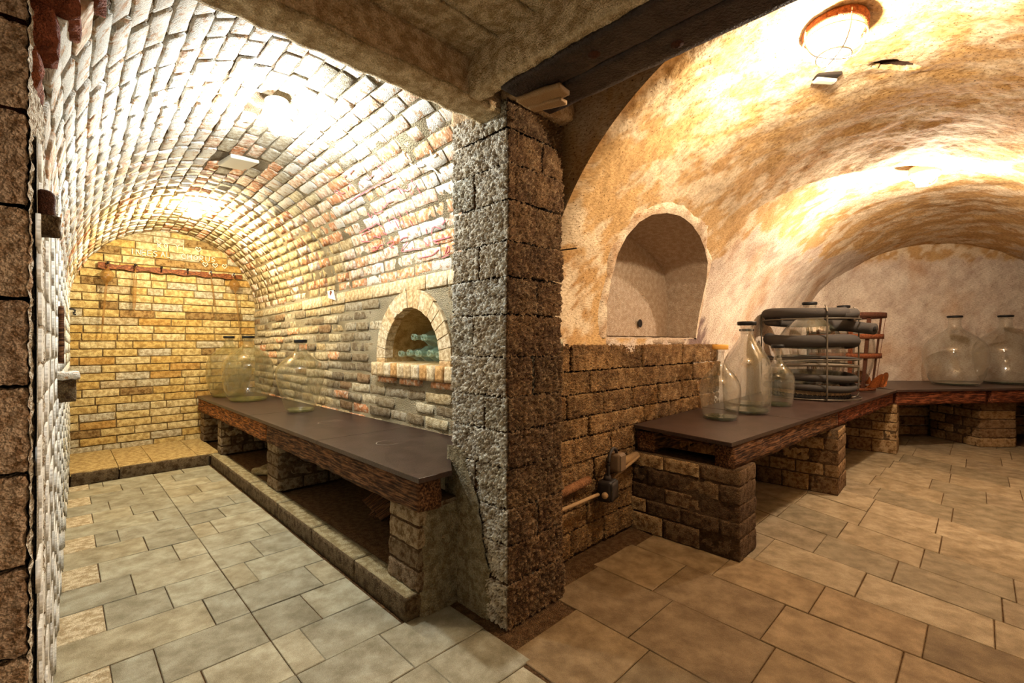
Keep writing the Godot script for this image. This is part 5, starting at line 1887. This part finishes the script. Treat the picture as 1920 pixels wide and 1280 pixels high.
	part(c2, "sheath", tube(curve_pts([Vector3(-0.02, -0.02, 0.0), Vector3(-0.03, 0.06, 0.01), Vector3(-0.02, 0.13, 0.01), Vector3(0.03, 0.165, 0.0), Vector3(0.085, 0.15, -0.01), Vector3(0.10, 0.12, -0.015)], 24), 0.010, 9), M.cable)
	var c3 := thing("power_cable", "cable running along the block wall from the junction box to the bench", "cable", P(1.68, 0.43, 2.7))
	part(c3, "sheath", tube(curve_pts([Vector3(-0.17, -0.05, 0.0), Vector3(-0.12, 0.0, 0.0), Vector3(0.0, 0.045, 0.01), Vector3(0.12, 0.075, 0.01), Vector3(0.20, 0.09, 0.0)], 24), 0.010, 9), M.conduit)
	var cp := thing("clay_pipe", "reddish clay pipe half buried in the block wall behind the cables", "pipe", P(1.712, 0.44, 2.25))
	part(cp, "pipe", tube([Vector3(-0.36, -0.02, 0), Vector3(0.10, 0.02, 0)], 0.026, 16), M.claypipe)
	var cq := thing("clay_pipe", "second length of pale pipe between the switch box and the bench", "pipe", P(1.70, 0.50, 2.75))
	part(cq, "pipe", tube([Vector3(-0.12, 0.0, 0), Vector3(0.16, 0.02, 0)], 0.028, 16), M.conduit)
	# dirt on the floor
	var tuft := thing("dead_leaf", "dark curled dead leaf on the tiles in front of the pillar", "leaf", P(1.36, 0.002, 0.98))
	part(tuft, "leaf", rough_box(Vector3(0.045, 0.02, 0.03), 0.006, 0.01, 0.016, 60.0, 831), M.dark, Transform3D(Basis.IDENTITY, Vector3(0, 0.008, 0)))
	chalk()


func chalk() -> void:
	# scrawls on the bricks of the vault: lists of (u, angle in degrees)
	var red := [
		[3.472, 42.3, 3.223, 43.1, 3.003, 43.1, 2.760, 42.6],
		[3.357, 42.9, 3.115, 42.9],
		[3.522, 49.7, 3.478, 46.5],
		[3.481, 50.1, 3.448, 47.2, 3.401, 47.1],
		[3.306, 48.9, 3.347, 47.2],
		[3.267, 49.6, 3.261, 47.3],
		[3.268, 52.7, 3.216, 53.2],
		[3.171, 52.7, 3.096, 53.4],
		[2.840, 49.6, 2.827, 47.0],
		[2.810, 49.1, 2.819, 47.8],
		[2.744, 49.9, 2.731, 46.2],
		[3.062, 47.8, 3.031, 47.1, 2.974, 47.4, 2.948, 47.9],
		[3.168, 47.6, 3.162, 46.1],
		[2.810, 38.7, 2.866, 39.4, 2.921, 39.0, 2.945, 38.0],
		[2.787, 39.3, 2.792, 37.8, 2.791, 35.6],
		[2.789, 38.3, 2.725, 36.0, 2.673, 36.7, 2.676, 38.0],
		[2.615, 38.8, 2.609, 36.2],
		[2.599, 35.1, 2.591, 32.0],
		[2.687, 35.2, 2.677, 33.5],
		[3.297, 34.5, 3.291, 31.9, 3.248, 33.1],
		[3.198, 33.7, 3.204, 32.4, 3.097, 32.6],
		[3.075, 34.3, 3.068, 33.5, 2.986, 34.7, 2.918, 34.6],
		[3.016, 28.6, 2.953, 25.6],
		[3.082, 28.3, 3.069, 26.1],
		[2.916, 29.7, 2.916, 25.5, 2.914, 22.5],
		[2.825, 29.0, 2.823, 26.1],
		[2.828, 24.9, 2.815, 21.9],
		[3.005, 26.6, 2.994, 22.9],
		[3.248, 28.8, 3.191, 25.6],
		[3.553, 27.4, 3.445, 28.0, 3.358, 28.0, 3.253, 28.6],
		[3.540, 26.0, 3.454, 26.6, 3.381, 26.4, 3.404, 27.9],
		[3.578, 23.7, 3.544, 22.8, 3.452, 21.9],
		[3.375, 23.0, 3.358, 23.5, 3.279, 21.9, 3.278, 24.1],
		[3.219, 24.1, 3.173, 22.1],
		[3.450, 18.5, 3.386, 18.6, 3.374, 17.1, 3.451, 17.0],
		[3.365, 17.6, 3.314, 18.6, 3.264, 18.2],
		[3.211, 18.2, 3.127, 18.7, 3.117, 17.2, 3.192, 16.6, 3.132, 15.6],
		[3.027, 17.6, 2.969, 18.4, 2.916, 18.0],
		[2.935, 16.0, 3.026, 13.5, 3.011, 12.5, 2.898, 12.2, 2.775, 11.5],
		[2.736, 14.5, 2.690, 11.8, 2.671, 14.4],
		[2.672, 18.9, 2.679, 16.8],
		[2.628, 16.2, 2.593, 18.6, 2.553, 18.1, 2.511, 16.7],
		[2.493, 18.3, 2.433, 19.7],
		[2.516, 14.6, 2.507, 13.0, 2.619, 13.3, 2.568, 11.2],
		[2.612, 12.9, 2.433, 12.8],
		[2.839, 8.0, 2.679, 7.5, 2.576, 9.2],
		[2.515, 6.6, 2.471, 9.6, 2.461, 7.6, 2.498, 6.8],
		[2.552, 5.4, 2.474, 5.9]]
	var white := [
		[2.533, 44.5, 2.513, 42.9, 2.466, 41.7, 2.420, 41.5],
		[2.415, 39.5, 2.367, 38.8, 2.347, 37.0],
		[2.516, 49.3, 2.536, 47.7, 2.530, 46.5],
		[2.299, 45.0, 2.316, 42.5, 2.273, 42.8]]
	var draw := func(list, label, m, w):
		var o := thing("chalk_scrawl", label, "graffiti")
		for s in list:
			var pts := []
			for k in range(0, s.size(), 2):
				pts.append(Vector3(s[k], s[k + 1], 0))
			pts = curve_pts(pts, 4 * pts.size())
			var v := PackedVector3Array()
			for k in pts.size() - 1:
				var qa: Vector3 = l_arc(pts[k].x, deg_to_rad(pts[k].y), -0.0055)
				var qb: Vector3 = l_arc(pts[k + 1].x, deg_to_rad(pts[k + 1].y), -0.0055)
				var th := deg_to_rad(pts[k].y)
				var n := Vector3(-cos(th), -sin(th), 0)
				var sd: Vector3 = (qb - qa).cross(n).normalized() * w * 0.5
				quad(v, qa - sd, qa + sd, qb + sd, qb - sd, n)
				var d := n * -0.003
				quad(v, qa - sd, qb - sd, qb - sd + d, qa - sd + d, -sd)
				quad(v, qa + sd, qb + sd, qb + sd + d, qa + sd + d, sd)
			part(o, "stroke", tri_mesh(v, false), m)
	draw.call(red, "faded red chalk letters scrawled over the bricks right of the globe lamp", M.red_chalk, 0.0055)
	draw.call(white, "white chalk curves on the bricks next to the pillar", M.white_chalk, 0.012)
	# pale writing on the end wall
	var glyph := {
		"K": [[0, 0, 0, 1], [0.6, 1, 0, 0.45, 0.6, 0]], "O": [[0.3, 1, 0.6, 0.7, 0.6, 0.3, 0.3, 0, 0, 0.3, 0, 0.7, 0.3, 1]], "Y": [[0, 1, 0.3, 0.5, 0.3, 0], [0.3, 0.5, 0.6, 1]],
		"I": [[0.3, 0, 0.3, 1]], "N": [[0, 0, 0, 1, 0.6, 0, 0.6, 1]], "E": [[0.6, 1, 0, 1, 0, 0, 0.6, 0], [0, 0.5, 0.5, 0.5]], "S": [[0.6, 0.9, 0.3, 1, 0, 0.75, 0.6, 0.3, 0.3, 0, 0, 0.1]],
		"A": [[0, 0, 0.3, 1, 0.6, 0], [0.12, 0.4, 0.48, 0.4]], "L": [[0, 1, 0, 0, 0.6, 0]], "C": [[0.6, 0.85, 0.3, 1, 0, 0.7, 0, 0.3, 0.3, 0, 0.6, 0.15]], "H": [[0, 0, 0, 1], [0.6, 0, 0.6, 1], [0, 0.5, 0.6, 0.5]],
		"R": [[0, 0, 0, 1, 0.5, 0.9, 0.5, 0.55, 0, 0.5, 0.6, 0]], "U": [[0, 1, 0, 0.2, 0.3, 0, 0.6, 0.2, 0.6, 1]], "v": [[0.5, 0, 0, 0.6, 0.2, 1, 0.5, 0.7, 0.8, 1, 1, 0.6, 0.5, 0]],
	}
	var o := thing("chalk_writing", "pale letters and hearts scratched on the yellow bricks above the rack", "graffiti")
	for line in [["INEES", 0.58, 2.345, 0.062, 0.40, 0.052], ["AL", 0.86, 2.348, 0.062, 0.4, 0.055], ["CHORUS", 1.06, 2.350, 0.062, 0.4, 0.062], ["KO", 0.83, 2.452, 0.055, 0.4, 0.06], ["YI", 1.00, 2.455, 0.055, 0.4, 0.06], ["v", 1.20, 2.455, 0.06, 0.7, 0.07], ["vvv", 1.275, 2.278, 0.055, 1.0, 0.105]]:
		var x: float = line[1]
		for ch in line[0]:
			for s in glyph[ch]:
				var v := PackedVector3Array()
				for k in range(0, s.size() - 2, 2):
					var qa := P(6.7745, line[2] + (s[k + 1] - 0.5) * line[3], x + s[k] * line[3])
					var qb := P(6.7745, line[2] + (s[k + 3] - 0.5) * line[3], x + s[k + 2] * line[3])
					var sd := (qb - qa).cross(Vector3(0, 0, 1)).normalized() * 0.003
					quad(v, qa - sd, qa + sd, qb + sd, qb - sd, Vector3(0, 0, 1))
				part(o, "stroke", tri_mesh(v, false), M.white_chalk)
			x += line[5]
